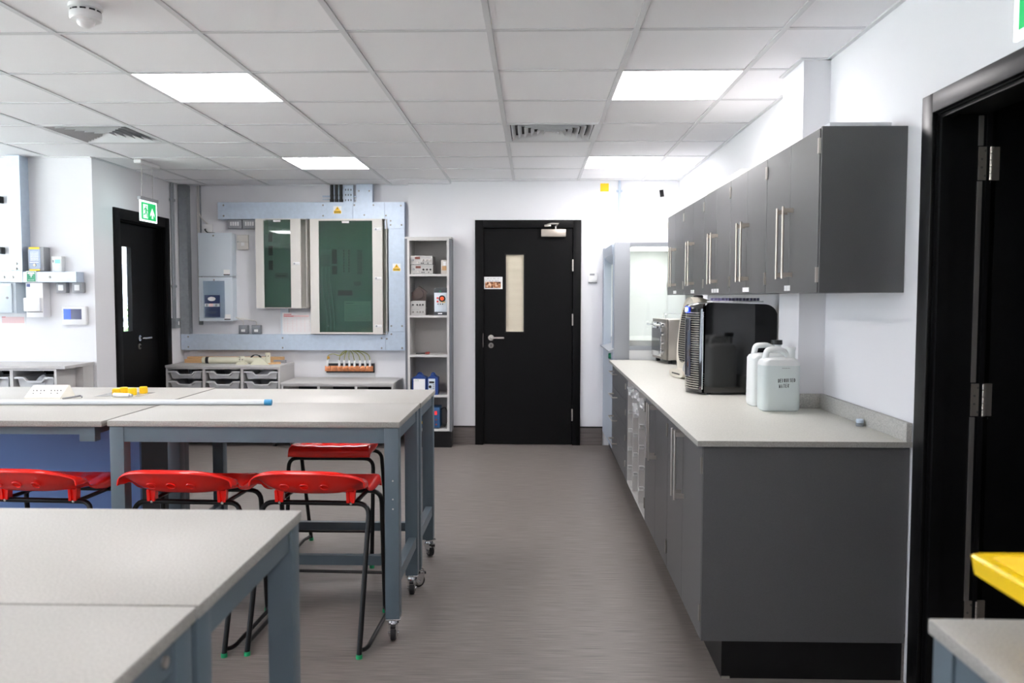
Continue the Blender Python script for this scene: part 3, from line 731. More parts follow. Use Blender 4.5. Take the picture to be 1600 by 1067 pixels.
for k_ in range(26):
    z = .108+k_*.0142; hw = .10*math.sqrt(max(0, 1-((z-.285)/.187)**2))
    if hw > .01:
        x = -.089+.05*(z/.5)
        b.tube([R @ Vector((x, -hw, z)), R @ Vector((x-.004, 0, z)), R @ Vector((x, hw, z))], .0012, 5)
b.done('grille_bars', BEIGE, t)
B().cyl(R @ Vector((-.05, -.09, .06)), R @ Vector((-.06, -.135, .085)), .05, 20).done('side_dial', GREYP, t)
B().box(-.1165, -.11, -.07, .07, .024, .032, R=R).done('base_slot', BLKP, t)
B().lathe([(.03, 0), (.03, .012), (.024, .018)], R @ Vector((0.03, -.0, .512)), 18).done('top_knob', BLKP, t)
# black countertop cooler
cx0, cx1, cy0, cy1 = .905, 1.285, 4.322, 4.60
t = thing('countertop_cooler', 'glossy black countertop cooler with blue display and window', 'cooler', (1.1, 4.46, WT))
R = Matrix.Translation((cx0, cy0, WT)) @ Matrix.Rotation(math.radians(2), 4, 'Z')
b = B(); rr = .06; pr = [(.0, .012), (.38, .012)]
pr += [(.38, .43)]+[(.38-.07+.07*math.cos(a), .42+.06*math.sin(a)) for a in [PI/2*i/8 for i in range(1, 9)]]+[(.03, .488), (.012, .484), (.004, .472)]
b.prism(pr, 'y', 0, .28).xf(R); b.done('body', BLKGLOSS, t)
dr = B(); nn = 14; rows = []
def fxx(v): return -.052*(1-(2*v-1)**2)-.012
for s, z in enumerate((.012, .02, .455, .47, .483)):
    rows.append([R @ Vector((fxx(v/nn)*(1 if s < 3 else (.85 if s == 3 else .45)), .28*v/nn, z)) for v in range(nn+1)])
dr.grid(rows)
dr.grid([[R @ Vector((0, .28*v/nn, z)) for v in range(nn+1)] for z in (.012, .483)])
dr._add([rows[0][v] for v in range(nn+1)]+[R @ Vector((0, .28, .012)), R @ Vector((0, 0, .012))], [list(range(nn+3))])
dr._add([rows[-1][v] for v in range(nn+1)]+[R @ Vector((0, .28, .483)), R @ Vector((0, 0, .483))], [list(range(nn+3))[::-1]])
d = dr.done('door', BLKGLOSS, t)
b = B()     # silver ribs round the window
for k_ in range(34):
    z = .03+k_*.0122
    vs = [0.06, .2, .4, .6, .8, .95]
    if .10 < z < .395: seg_ = [(.06, .26), (.80, .95)]
    else: seg_ = [(.06, .95)]
    for a, c in seg_: b.tube([R @ Vector((fxx(a+(c-a)*q/4)-.003, .28*(a+(c-a)*q/4), z)) for q in range(5)], .0028, 6)
b.done('door_ribs', STEEL, d)
b = B(); b.grid([[R @ Vector((fxx(.28+.5*q/8)-.005, .28*(.28+.5*q/8), z)) for q in range(9)] for z in (.095, .11, .385, .40)]); b.done('door_window', pane_mat('cooler_window', (120, 130, 165), .28), d)
b = B(); b.grid([[R @ Vector((fxx(.28+.5*q/8)-.0035, .28*(.28+.5*q/8), z)) for q in range(9)] for z in (.09, .405)]); b.done('window_backing', mat('cooler_inner', (92, 98, 128), .5), d)
B().cyl(R @ Vector((-.012, -.003, .03)), R @ Vector((-.012, -.003, .44)), .004, 8).done('door_trim', CHROME, d)
b = B(); b.grid([[R @ Vector((fxx(.35+.55*q/6)-.004, .28*(.35+.55*q/6), z)) for q in range(7)] for z in (.432, .466)]); disp = b.done('display', LCDB, d)
b = B()
def dgt(v0, v1, pts):
    b.tube([R @ Vector((fxx(v0+(v1-v0)*u)-.006, .28*(v0+(v1-v0)*u), z)) for u, z in pts], .0014, 5)
dgt(.84, .78, [(0, .438), (0, .46), (1, .46), (1, .438), (0, .438)]); dgt(.66, .60, [(0, .438), (.3, .46)])
dgt(.56, .50, [(0, .456), (.2, .46), (1, .458), (.6, .45), (1, .443), (.2, .438)]); dgt(.46, .40, [(0, .46), (1, .46), (.4, .438)])
b.done('digits', LCDW, disp)
b = B()
for a in (.1, .35, .6, .85): b.cyl(R @ Vector((.03 if a < .5 else .35, .28*a, 0)), R @ Vector((.03 if a < .5 else .35, .28*a, .013)), .012, 10)
b.done('feet', BLKP, t)
# rack of small tubes on the cooler
t = thing('tube_rack', 'low white and black rack of small tubes on black cooler', 'rack', (1.1, 4.47, WT+.489))
bx('tray', WHITEP, t, .96, 1.23, 4.40, 4.54, WT+.489, WT+.497)
b = B()
for k_ in range(13):
    for j in range(2): b.cyl((.975+k_*.0195, 4.43+j*.06, WT+.497), (.975+k_*.0195, 4.43+j*.06, WT+.512), .007, 8)
b.done('vials', mat('vial_cap', (92, 88, 120), .4), t)
# jerrycans
def jerrycan(label, x0, y0, wd, dp, ht, cap=None, water=True):
    t = thing('jerrycan', label, 'jerrycan', (x0+wd/2, y0+dp/2, WT), 'plastic jerrycans on the worktop')
    def sec(z, i, r=.025, cut=0):
        pts = []
        for (cx, cy, a0) in ((x0+wd-i-r, y0+dp-i-r, 0), (x0+i+r, y0+dp-i-r, PI/2), (x0+i+r, y0+i+r, PI), (x0+wd-i-r, y0+i+r, 3*PI/2)):
            for k_ in range(5): a = a0+PI/2*k_/4; pts.append(Vector((cx+r*math.cos(a), cy+r*math.sin(a), WT+z)))
        return pts
    def build(zs, name, m):
        b = B(); S = [sec(z, i, r) for z, i, r in zs]; n = len(S[0]); vs = [p for q in S for p in q]
        fs = [[k_*n+i, k_*n+(i+1) % n, (k_+1)*n+(i+1) % n, (k_+1)*n+i] for k_ in range(len(S)-1) for i in range(n)]+[list(range(n))[::-1], [(len(S)-1)*n+i for i in range(n)]]
        return b._add(vs, fs).done(name, m, t)
    lv = .208 if water else .02
    build([(0, .010, .02), (.006, .003, .025), (.02, 0, .028), (lv, 0, .028)], 'filled_body', WATERC if water else JERRY)
    build([(lv, 0, .028), (ht*.755, .001, .028), (ht*.80, .008, .028), (ht*.83, .024, .024)], 'shoulder', JERRY)
    xh0, xh1, yc = x0+.022, x0+wd*.70, y0+dp/2
    b = B().tube([(xh0, yc, WT+ht*.78), (xh0+.010, yc, WT+ht-.016), (xh0+.04, yc, WT+ht-.014), (xh1-.03, yc, WT+ht-.014), (xh1, yc, WT+ht-.03), (xh1+.012, yc, WT+ht*.80)], .0135, 12, bend=.022)
    for v in b.bm.verts: v.co.y = yc+(v.co.y-yc)*1.35
    b.done('carry_handle', JERRY, t)
    nx = x0+wd-.034
    B().cyl((nx, yc, WT+ht*.80), (nx, yc, WT+ht*.975), .021, 18).done('neck', JERRY, t)
    if cap: B().cyl((nx, yc, WT+ht*.965), (nx, yc, WT+ht*1.035), .026, 18).done('cap', cap, t)
    else: B().cyl((nx, yc, WT+ht*.955), (nx, yc, WT+ht*.99), .0245, 18).done('cap', JERRY, t)
    return t
JX, JY, JW = 1.036, 3.69, .172
j = jerrycan('near translucent jerrycan of water with handwritten lettering', JX, JY, JW, .118, .292)
LET = {'D': [[(0, 0), (0, 1), (.5, .85), (.62, .5), (.5, .12), (0, 0)]], 'E': [[(.6, 1), (0, 1), (0, 0), (.6, 0)], [(0, .5), (.5, .5)]], 'I': [[(.1, 0), (.1, 1)]],
       'O': [[(.3, 1), (0, .6), (.1, .1), (.4, 0), (.62, .4), (.5, .9), (.3, 1)]], 'N': [[(0, 0), (0, 1), (.6, 0), (.6, 1)]], 'S': [[(.6, .9), (.2, 1), (.02, .75), (.55, .4), (.5, .05), (0, .08)]],
       'W': [[(0, 1), (.15, 0), (.35, .6), (.55, 0), (.7, 1)]], 'A': [[(0, 0), (.3, 1), (.6, 0)], [(.12, .4), (.48, .4)]], 'T': [[(0, 1), (.65, 1)], [(.32, 1), (.32, 0)]], 'R': [[(0, 0), (0, 1), (.5, .9), (.5, .6), (0, .5), (.55, 0)]]}
def write(b, txt, x, z, h, wd, fn, r, slope=0):
    for i, ch in enumerate(txt):
        for st in LET[ch]: b.tube([fn(x+(i+.78*u)*wd, z+v*h+slope*i) for u, v in st], r, 5)
b = B(); fn = lambda x, z: Vector((x, JY-.0006, z))
write(b, 'DEIONISED', JX+.068, WT+.133, .016, .0088, fn, .0012, .0004); write(b, 'WATER', JX+.072, WT+.108, .016, .0098, fn, .0011, .0007)
for k_ in range(9): b.box(JX+.085+k_*.004, JX+.0868+k_*.004, JY-.0008, JY+.0004, WT+.196, WT+.1985)
b.done('handwritten_lettering', BLACKS, j, smooth=False)
jerrycan('rear white jerrycan with a black cap, half hidden behind', 1.03, 3.855, .165, .125, .302, BLKP, False)
t = thing('metal_stopper', 'small round grey metal stopper by the worktop upstand', 'stopper', (1.312, 3.29, WT))
B().lathe([(.014, 0), (.0155, .003), (.0155, .012), (.013, .013)], (1.312, 3.29, WT), 20).done('ring', GALVD, t)
B().lathe([(.013, .013), (.0145, .015), (.0145, .026), (.012, .029)], (1.312, 3.29, WT), 20).done('knob', GALV, t)

# ================================================================== BACK WALL, RIGHT OF THE END DOOR
t = thing('yellow_square_sign', 'plain yellow square card on the white wall above fume cupboard', 'sign', (.663, YB, 2.387))
B().box(.625, .703, YB-.002, YB, 2.387, 2.462).done('card', YELS, t)
t = thing('conduit', 'thin galvanised conduit above the fume cupboard', 'conduit', (.802, YB-.014, 1.9))
B().cyl((.802, YB-.014, 1.855), (.802, YB-.014, CZ), .0115, 12).done('pipe', GALV, t)
B().box(.775, .829, YB-.022, YB, 2.38, 2.40, bev=.002).done('saddle', GALV, t)
t = thing('motion_sensor', 'small white sensor with black window high in right corner', 'sensor', (1.21, YB, 2.31))
B().box(-.035, .035, -.02, 0, -.055, .055, bev=.008, R=Matrix.Translation((1.213, YB-.001, 2.36)) @ Matrix.Rotation(math.radians(-8), 4, 'Y')).done('body', WHITEP, t)
B().box(-.03, .006, -.03, -.018, -.03, .035, bev=.003, R=Matrix.Translation((1.205, YB, 2.365)) @ Matrix.Rotation(math.radians(-8), 4, 'Y')).done('sensor_window', BLKP, t)
t = thing('room_thermostat', 'white thermostat with dial between the end door and fume cupboard', 'thermostat', (.558, YB, 1.542))
bx('body', WHITEP, t, .516, .602, YB-.028, YB, 1.542, 1.631, bev=.003)
bx('display', GREYP, t, .53, .575, YB-.029, YB-.027, 1.605, 1.622); B().cyl((.58, YB-.028, 1.575), (.58, YB-.034, 1.575), .018, 20).done('dial', WHITEP, t)
bx('base_plate', GREYP, t, .518, .60, YB-.015, YB, 1.534, 1.542)

# ================================================================== TALL OPEN SHELVES
SX0, SX1, SY0, SY1, SZ = -1.182, -.752, 7.53, 7.885, 1.95
t = thing('tall_shelf_unit', 'tall narrow grey shelf unit of instruments left of the end door', 'shelf unit', (-.965, 7.7, 0))
bx('side_panel', MFCD, t, SX0, SX0+.022, SY0+.004, SY1, .15, SZ-.012); bx('side_panel', MFCD, t, SX1-.022, SX1, SY0+.004, SY1, .15, SZ-.012)
for a, c in ((SX0+.022, SX0+.042), (SX1-.042, SX1-.022)): bx('inner_panel', MFC, t, a, c, SY0, SY1, .155, SZ-.012)
bx('top', MFC, t, SX0, SX1, SY0-.004, SY1, SZ-.012, SZ+.004); bx('back', MFC, t, SX0+.042, SX1-.042, SY1-.012, SY1-.004, .17, SZ-.012)
SHZ = [.173, .491, .866, 1.232, 1.613]
for z in SHZ: bx('shelf', MFC, t, SX0+.042, SX1-.042, SY0+.002, SY1-.012, z-.02, z)
bx('top_rail', MFC, t, SX0+.042, SX1-.042, SY0, SY0+.02, SZ-.03, SZ-.012)
bx('plinth', BLKTRIM, t, SX0+.004, SX1-.004, SY0+.012, SY1, 0, .15)
XL = SX0+.045
def knob(p, c, r, m, L_=.012): return B().cyl(c, (c[0], c[1]-L_, c[2]), r, 12, r*.85).done('knob', m, p)
def generator(label, x, z, dark):
    t = thing('signal_generator', label, 'instrument', (x+.1, SY0+.15, z), 'bench instruments on the shelf')
    bx('case', mat('instrument_grey', (150, 148, 146), .4, .2), t, x, x+.205, SY0+.03, SY0+.27, z+.006, z+.084, bev=.002)
    f = bx('front_panel', mat('instrument_face', (178, 177, 174), .45), t, x, x+.205, SY0+.026, SY0+.031, z+.004, z+.085)
    yp = SY0+.026
    bx('display', mat('brown_display', (110, 62, 52), .3), t, x+.045, x+.092, yp-.002, yp, z+.053, z+.074)
    knob(t, (x+.024, yp, z+.044), .011, GREYP)
    for q in range(3): knob(t, (x+.116+q*.033, yp, z+.042+(.002 if not dark else 0)), .009, BLKP if dark else STEEL)
    knob(t, (x+.07, yp, z+.022), .009, STEEL)
    for q in (.105, .122, .165): B().cyl((x+q, yp, z+.016), (x+q, yp-.008, z+.016), .005, 8).done('socket', BLKP, t)
    b = B()
    for q in range(18): b.box(x+.10+q*.0052, x+.1035+q*.0052, yp-.0006, yp+.0004, z+.066, z+.0705)
    b.done('faint_lettering', GREYPR, t, smooth=False)
    for q in (.02, .185): bx('foot', BLKP, t, x+q-.008, x+q+.008, SY0+.05, SY0+.07, z, z+.006)
generator('grey generator with black knobs, lower of the top shelf pair', XL+.006, SHZ[4], True)
generator('grey generator with silver knobs, upper of the top shelf pair', XL, SHZ[4]+.0845, False)
t = thing('plastic_tub', 'small clear tub of parts at right end of the top shelf', 'tub', (-.823, SY0+.09, SHZ[4]))
bx('body', mat('tub_plastic', (196, 190, 182), .35), t, -.853, -.797, SY0+.05, SY0+.13, SHZ[4], SHZ[4]+.13, bev=.004)
bx('paper_label', WHITES, t, -.832, -.806, SY0+.0485, SY0+.05, SHZ[4]+.08, SHZ[4]+.118); bx('contents', mat('tan_contents', (190, 150, 105), .6), t, -.845, -.803, SY0+.0485, SY0+.05, SHZ[4]+.035, SHZ[4]+.075)
def small_amp(label, z, dark):
    x = XL; t = thing('power_amplifier', label, 'instrument', (x+.07, SY0+.13, z), 'bench instruments on the shelf')
    bx('case', MATS['instrument_grey'], t, x, x+.14, SY0+.03, SY0+.2, z+.003, z+.066, bev=.002)
    bx('front_panel', MATS['instrument_face'], t, x, x+.14, SY0+.026, SY0+.031, z+.002, z+.067)
    for q in (.024, .064, .09, .116): knob(t, (x+q, SY0+.026, z+.03), .0085, BLKP if dark else STEELD)
    b = B()
    for q in range(12): b.box(x+.02+q*.0056, x+.0238+q*.0056, SY0+.0254, SY0+.0264, z+.052, z+.056)
    b.done('faint_lettering', GREYPR, t, smooth=False)
small_amp('small grey amplifier with silver knobs, bottom of second shelf stack', SHZ[3], False)
small_amp('small grey amplifier with black knobs under the brown tripod coil', SHZ[3]+.067, True)
t = thing('coil_mount', 'dark brown five-sided coil mount lying on the second shelf stack', 'coil', (XL+.08, SY0+.12, SHZ[3]+.134))
cz = SHZ[3]+.134; cxm = XL+.078
pg = [(cxm-.06, cz), (cxm+.062, cz), (cxm+.068, cz+.085), (cxm-.002, cz+.138), (cxm-.07, cz+.075)]
BR = mat('brown_bakelite', (72, 60, 56), .45)
B().prism(pg, 'y', SY0+.06, SY0+.11).done('plate', BR, t)
b = B(); b.lathe([(.035, -.02), (.043, -.02), (.043, 0), (.035, 0), (.033, -.01)], (cxm, SY0+.06, cz+.062), 24, 'y'); b.done('ring', BR, t)
B().cyl((cxm, SY0+.0598, cz+.062), (cxm, SY0+.058, cz+.062), .03, 24).done('bore', BLACKS, t)
t = thing('lab_power_supply', 'grey power supply with a big orange dial on the second shelf', 'power supply', (-.86, SY0+.12, SHZ[3]))
x0, x1, z = -.915, -.798, SHZ[3]; yp = SY0+.03
bx('body', PALEB, t, x0, x1, yp, yp+.17, z+.03, z+.215, bev=.006); bx('base', mat('charcoal', (70, 72, 76), .5), t, x0-.002, x1, yp-.004, yp+.172, z, z+.032, bev=.003)
B().prism([(x0-.002, z+.21), (x1, z+.21), (x1, z+.245), (x1-.02, z+.255), (x0+.02, z+.255), (x0-.002, z+.24)], 'y', yp-.003, yp+.17).done('hood', MATS['charcoal'], t)
bx('green_lamp', GREENS, t, -.868, -.852, yp-.006, yp-.002, z+.214, z+.228)
B().cyl((-.842, yp, z+.155), (-.842, yp-.004, z+.155), .031, 24).done('dial_plate', BLACKS, t)
B().cyl((-.842, yp-.004, z+.155), (-.842, yp-.016, z+.155), .018, 20).done('orange_dial', ORANGE, t)
for q in ((.160), (.128)): B().cyl((-.884, yp, z+q), (-.884, yp-.006, z+q), .009, 12).done('red_button', mat('red_button', (226, 70, 62), .4), t)
b = B().use(YELS)
for q in (-.86, -.835, -.82): b.cyl((q, yp, z+.122), (q, yp-.006, z+.122), .005, 10)
b.use(BLACKS)
for q in (-.88, -.858, -.838): b.cyl((q, yp, z+.104), (q, yp-.006, z+.104), .005, 10)
b.done('terminals', None, t); bx('label_plate', WHITES, t, -.88, -.842, yp-.0055, yp-.004, z+.012, z+.021)
# pliers
t = thing('pliers', 'dark pliers with red tipped handles lying on the middle shelf', 'pliers', (-1.03, SY0+.06, SHZ[2]))
B().tube([(-1.09, SY0+.05, SHZ[2]+.007), (-1.03, SY0+.05, SHZ[2]+.009), (-.985, SY0+.03, SHZ[2]+.010)], .006, 8).tube([(-1.06, SY0+.07, SHZ[2]+.007), (-1.02, SY0+.04, SHZ[2]+.012), (-.985, SY0+.07, SHZ[2]+.014)], .006, 8).done('jaws', BLKP, t)
B().tube([(-1.0, SY0+.036, SHZ[2]+.010), (-.965, SY0+.03, SHZ[2]+.012)], .008, 8).tube([(-1.0, SY0+.06, SHZ[2]+.014), (-.965, SY0+.07, SHZ[2]+.018)], .008, 8).done('red_grips', mat('red_grip', (150, 60, 52), .5), t)
def meter(label, x0, wd, z, front_white):
    t = thing('demonstration_meter', label, 'instrument', (x0+wd/2, SY0+.1, z), 'blue-cased instruments on the lower shelves')
    b = B().prism([(x0, z), (x0+wd, z), (x0+wd, z+.16), (x0+wd*.72, z+.175), (x0+wd*.62, z+.19), (x0+wd*.38, z+.19), (x0+wd*.28, z+.175), (x0, z+.155)], 'y', SY0+.03, SY0+.15); b.done('case', BLUEC, t)
    if front_white:
        bx('white_face', WHITES, t, x0+.015, x0+wd-.012, SY0+.0285, SY0+.031, z+.02, z+.148)
        b = B()
        for q in range(3): b.tube([(x0+.03+q*.014, SY0+.028, z+.125), (x0+.03+q*.014, SY0+.028, z+.14), (x0+.038+q*.014, SY0+.028, z+.14)], .0012, 4)
        b.done('green_marks', GREENS, t)
    else:
        bx('face', PALEB, t, x0+.012, x0+wd-.025, SY0+.0285, SY0+.031, z+.02, z+.15)
        bx('display', BLACKS, t, x0+.02, x0+wd-.033, SY0+.027, SY0+.029, z+.108, z+.126)
        knob(t, (x0+.028, SY0+.029, z+.075), .014, BLACKS)
        b = B()
        for q in range(4): b.box(x0+wd-.045, x0+wd-.032, SY0+.027, SY0+.029, z+.035+q*.018, z+.045+q*.018)
        b.done('buttons', GREYP, t)
    B().tube([(x0+wd*.3, SY0+.09, z+.17), (x0+wd*.4, SY0+.09, z+.2), (x0+wd*.6, SY0+.09, z+.2), (x0+wd*.7, SY0+.09, z+.17)], .007, 8, bend=.015).done('carry_handle', BLUEC, t)
meter('blue instrument with a plain white front on the fourth shelf', -1.127, .135, SHZ[1], True)
meter('blue instrument with a dial and display on the fourth shelf', -.985, .10, SHZ[1], False)
t = thing('blue_power_pack', 'blue box with a red rocker switch on the bottom shelf', 'power pack', (-.95, SY0+.13, SHZ[0]))
bx('case', BLUEF, t, -1.06, -.868, SY0+.03, SY0+.22, SHZ[0]+.008, SHZ[0]+.20, bev=.004)
bx('red_switch', mat('red_switch', (215, 40, 48), .4, emit=((255, 60, 60), .3)), t, -.915, -.893, SY0+.024, SY0+.031, SHZ[0]+.13, SHZ[0]+.165)
b = B()
for z in (.04, .085): b.cyl((-.9, SY0+.03, SHZ[0]+z), (-.9, SY0+.022, SHZ[0]+z), .008, 10)
b.done('red_terminals', MATS['red_grip'], t); bx('yellow_sticker', YELS, t, -1.045, -1.018, SY0+.028, SY0+.0305, SHZ[0]+.045, SHZ[0]+.07)
B().tube([(-.87, SY0+.1, SHZ[0]+.17), (-.82, SY0+.09, SHZ[0]+.2), (-.80, SY0+.08, SHZ[0]+.14), (-.805, SY0+.07, SHZ[0]+.05), (-.83, SY0+.09, SHZ[0]+.008)], .005, 8, bend=.03).done('mains_lead', BLKP, t)
for q in (-1.04, -.89): bx('foot', BLKP, t, q-.01, q+.01, SY0+.06, SY0+.08, SHZ[0], SHZ[0]+.008)

# ================================================================== ELECTRICAL RECESS
yw = YE; D = .085; yt = yw-D
def screws(p, pts, m=STEELD, r=.009):
    o = None
    for x, z in pts:
        if o is None: o = B().lathe([(r, 0), (r*.8, -.004), (.001, -.005)], (0, 0, 0), 10, 'y').done('bolt_head', m, p, world=False); c = o
        else: c = o.copy(); COL.objects.link(c)
        c.location = Vector((x, yt, z))-p.location
t = thing('cable_trunking', 'galvanised trunking loop framing the distribution boards', 'trunking', (-2.3, yw-.04, .88))
bx('top_run', GALV, t, -3.055, -1.74, yt, yw, 2.153, 2.314); bx('top_tee', GALV, t, -1.738, -1.434, yt-.001, yw, 2.153, 2.314); bx('corner_piece', GALV, t, -1.432, -1.241, yt, yw, 2.06, 2.314)
bx('riser', GALV, t, -1.398, -1.242, yt-.001, yw, 1.066, 2.058); bx('lower_corner', GALV, t, -1.43, -1.241, yt, yw, .882, 1.064); bx('bottom_run', GALV, t, -3.44, -1.432, yt-.001, yw, .882, 1.035)
bx('ceiling_drop', GALV, t, -1.705, -1.55, yt-.002, yw-.01, 2.314, CZ)
screws(t, [(-3.0, 2.285), (-3.0, 2.183), (-2.03, 2.285), (-2.03, 2.183), (-1.725, 2.285), (-1.54, 2.285), (-1.63, 2.19), (-1.42, 2.185), (-1.275, 2.28), (-1.375, 2.135), (-1.375, 2.095), (-1.27, 2.095), (-1.375, 1.12), (-1.27, 1.12), (-1.375, 1.04), (-1.68, 2.42), (-1.58, 2.42), (-3.37, 1.01), (-3.37, .91), (-2.44, 1.0), (-2.44, .905), (-1.47, 1.0), (-1.47, .905), (-1.42, .995), (-1.27, .905)])
t = thing('vertical_trunking', 'dull grey vertical trunking in the corner beside the exit door', 'trunking', (-3.4, yw, 1.05))
bx('lid', GALVD, t, -3.443, -3.36, yt, yw, 1.036, CZ-.002); bx('joint_strap', GALVD, t, -3.4445, -3.358, yt-.003, yw, 2.42, 2.45)
t = thing('cable_ladder', 'narrow perforated galvanised tray with grey cables beside grey enclosures', 'cable tray', (-3.27, yw, 1.13))
bx('tray', GALVD, t, -3.285, -3.252, yw-.03, yw, 1.125, CZ-.002)
for q in range(2): B().tube([(-3.277+.016*q, yw-.034, 1.2), (-3.275+.012*q, yw-.036, 1.8), (-3.277+.016*q, yw-.034, CZ-.002)], .005, 6).done('cable', OFFW, t)
B().tube([(-3.262, yw-.034, 2.22), (-3.24, yw-.02, 2.16), (-3.19, yw-.012, 2.12), (-3.17, yw-.012, 2.08)], .006, 6, bend=.03).done('branch_cable', OFFW, t)
t = thing('cable_tray', 'perforated tray with three thick black cables above trunking', 'cable tray', (-1.85, yw, 2.32))
bx('tray', GALV, t, -1.975, -1.745, yw-.03, yw-.02, 2.314, CZ-.001); bx('bracket', GALV, t, -2.05, -1.70, yw-.02, yw, 2.37, 2.385); bx('bracket', GALV, t, -2.05, -1.70, yw-.02, yw, 2.345, 2.352)
for q in range(3):
    x = -1.952+q*.045; B().cyl((x, yw-.046, 2.30), (x, yw-.046, CZ-.001), .0145, 12).done('black_cable', BLKP, t)
    B().cyl((x, yw-.046, 2.314), (x, yw-.046, 2.345), .019, 12).cyl((x, yw-.046, 2.375), (x, yw-.046, 2.39), .0165, 12).done('gland', BLKP, t)
b = B()
for i in range(3):
    for z in (2.33, 2.38, 2.43): b.box(-1.825+i*.026, -1.817+i*.026, yw-.0308, yw-.0295, z, z+.018)
b.done('slots', BLACKS, t)
# grey enclosures
for q, (z0, z1, lab) in enumerate(((1.597, 2.018, 'pale grey steel enclosure, upper of the two, blank door'), (1.165, 1.592, 'pale grey steel enclosure, lower of the two, booklet pocket on it'))):
    t = thing('control_enclosure', lab, 'enclosure', (-3.08, yw, z0), 'pale grey enclosures on the wall')
    bx('box', PALEB, t, -3.235, -2.915, yw-.10, yw, z0+.004, z1-.004); d = bx('door', PALEB, t, -3.242, -2.912, yw-.12, yw-.101, z0, z1, bev=.003)
    bx('rating_label', WHITES, d, -2.995, -2.935, yw-.1215, yw-.12, z0+.012, z0+.065); bx('label_bar', BLACKS, d, -2.995, -2.935, yw-.1225, yw-.1215, z0+.012, z0+.022)
    B().cyl((-3.09, yw-.12, z1-.028), (-3.09, yw-.126, z1-.028), .008, 10).done('lock', STEELD, d)
t = thing('document_pocket', 'clear plastic pocket hanging on lower grey enclosure', 'pocket', (-3.1, yw-.125, 1.2))
bx('film', BAGM, t, -3.195, -2.985, yw-.1295, yw-.129, 1.195, 1.555)
t = thing('booklet', 'navy booklet with white oval badge inside the clear pocket', 'booklet', (-3.11, yw-.124, 1.205))
c = bx('cover', NAVY, t, -3.184, -3.034, yw-.1285, yw-.1235, 1.205, 1.417)
b = B(); b.lathe([(.001, -.001), (.038, -.001), (.038, 0)], (-3.114, yw-.1287, 1.38), 20, 'y'); 
for v in b.bm.verts: v.co.z = 1.38+(v.co.z-1.38)*.55
b.done('white_oval', WHITES, c)
b = B().use(WHITES).box(-3.182, -3.036, yw-.1292, yw-.1286, 1.305, 1.335).use(PINKPR).box(-3.14, -3.10, yw-.1296, yw-.1292, 1.305, 1.335).use(GREYPR).box(-3.17, -3.155, yw-.1296, yw-.1292, 1.308, 1.33).box(-3.08, -3.06, yw-.1296, yw-.1292, 1.308, 1.33)
b.done('photo_strip', None, c)
b = B()
for k_ in range(2):
    x = -3.15+.01*k_
    while x < -3.07-.01*k_: b.box(x, x+.004, yw-.129, yw-.1284, 1.252-.012*k_, 1.256-.012*k_); x += .0065
b.done('faint_lettering', GREYPR, c, smooth=False)
# small boxes
def conduit_box(name, label, cat, x0, x1, z0, z1, dpt, m, group=None, y=yw): 
    t = thing(name, label, cat, ((x0+x1)/2, y, z0), group); bx('box', m, t, x0, x1, y-dpt, y, z0, z1, bev=.006); return t
for q, x in enumerate((-2.972, -2.825)):
    t = conduit_box('switch_bank', ('left' if q == 0 else 'right')+' of two grey four-switch boxes under the top trunking', 'switch', x, x+.14, 2.063, 2.15, .06, GREYP, 'grey four-gang switch boxes')
    for k_ in range(4): bx('rocker', WHITEP, t, x+.026+k_*.023, x+.042+k_*.023, yw-.064, yw-.06, 2.09, 2.128)
for q, x in enumerate((-2.886, -2.758)):
    t = conduit_box('fused_spur', ('left' if q == 0 else 'right')+' of two small grey fused spurs above bottom trunking', 'switch', x, x+.092, 1.037, 1.124, .05, mat('metal_grey_box', (128, 132, 138), .45, .3), 'small grey fused spurs')
    bx('fuse_plate', WHITEP, t, x+.028, x+.066, yw-.052, yw-.05, 1.058, 1.082)
    B().tube([(x+.045, yw-.03, 1.124), (x+.045, yw-.03, 1.165), (x-.0+(.0 if q == 0 else -.10), yw-.035, 1.185), (-2.915, yw-.04, 1.20)], .0045, 6, bend=.02).done('flex', OFFW, t)
t = conduit_box('timer_switch', 'square white plate switch right of the upper grey enclosure', 'switch', -2.90, -2.785, 1.86, 2.006, .02, OFFW)
bx('rocker', WHITEP, t, -2.855, -2.825, yw-.024, yw-.02, 1.90, 1.932); b = B(); b.box(-2.9, -2.785, yw-.0205, yw-.0195, 1.935, 1.937); b.done('joint', GREYPR, t); B().cyl((-2.885, yw-.02, 1.938), (-2.885, yw-.024, 1.938), .005, 8).done('screw', CHROME, t)
t = conduit_box('socket_plate', 'white socket plate half hidden above upper grey enclosure', 'socket', -3.235, -3.135, 2.02, 2.11, .03, WHITEP)
B().tube([(-3.20, yw-.03, 2.06), (-3.2, yw-.06, 2.055), (-3.17, yw-.06, 2.022), (-3.1, yw-.06, 2.02)], .006, 8, bend=.015).done('black_lead', BLKP, t)
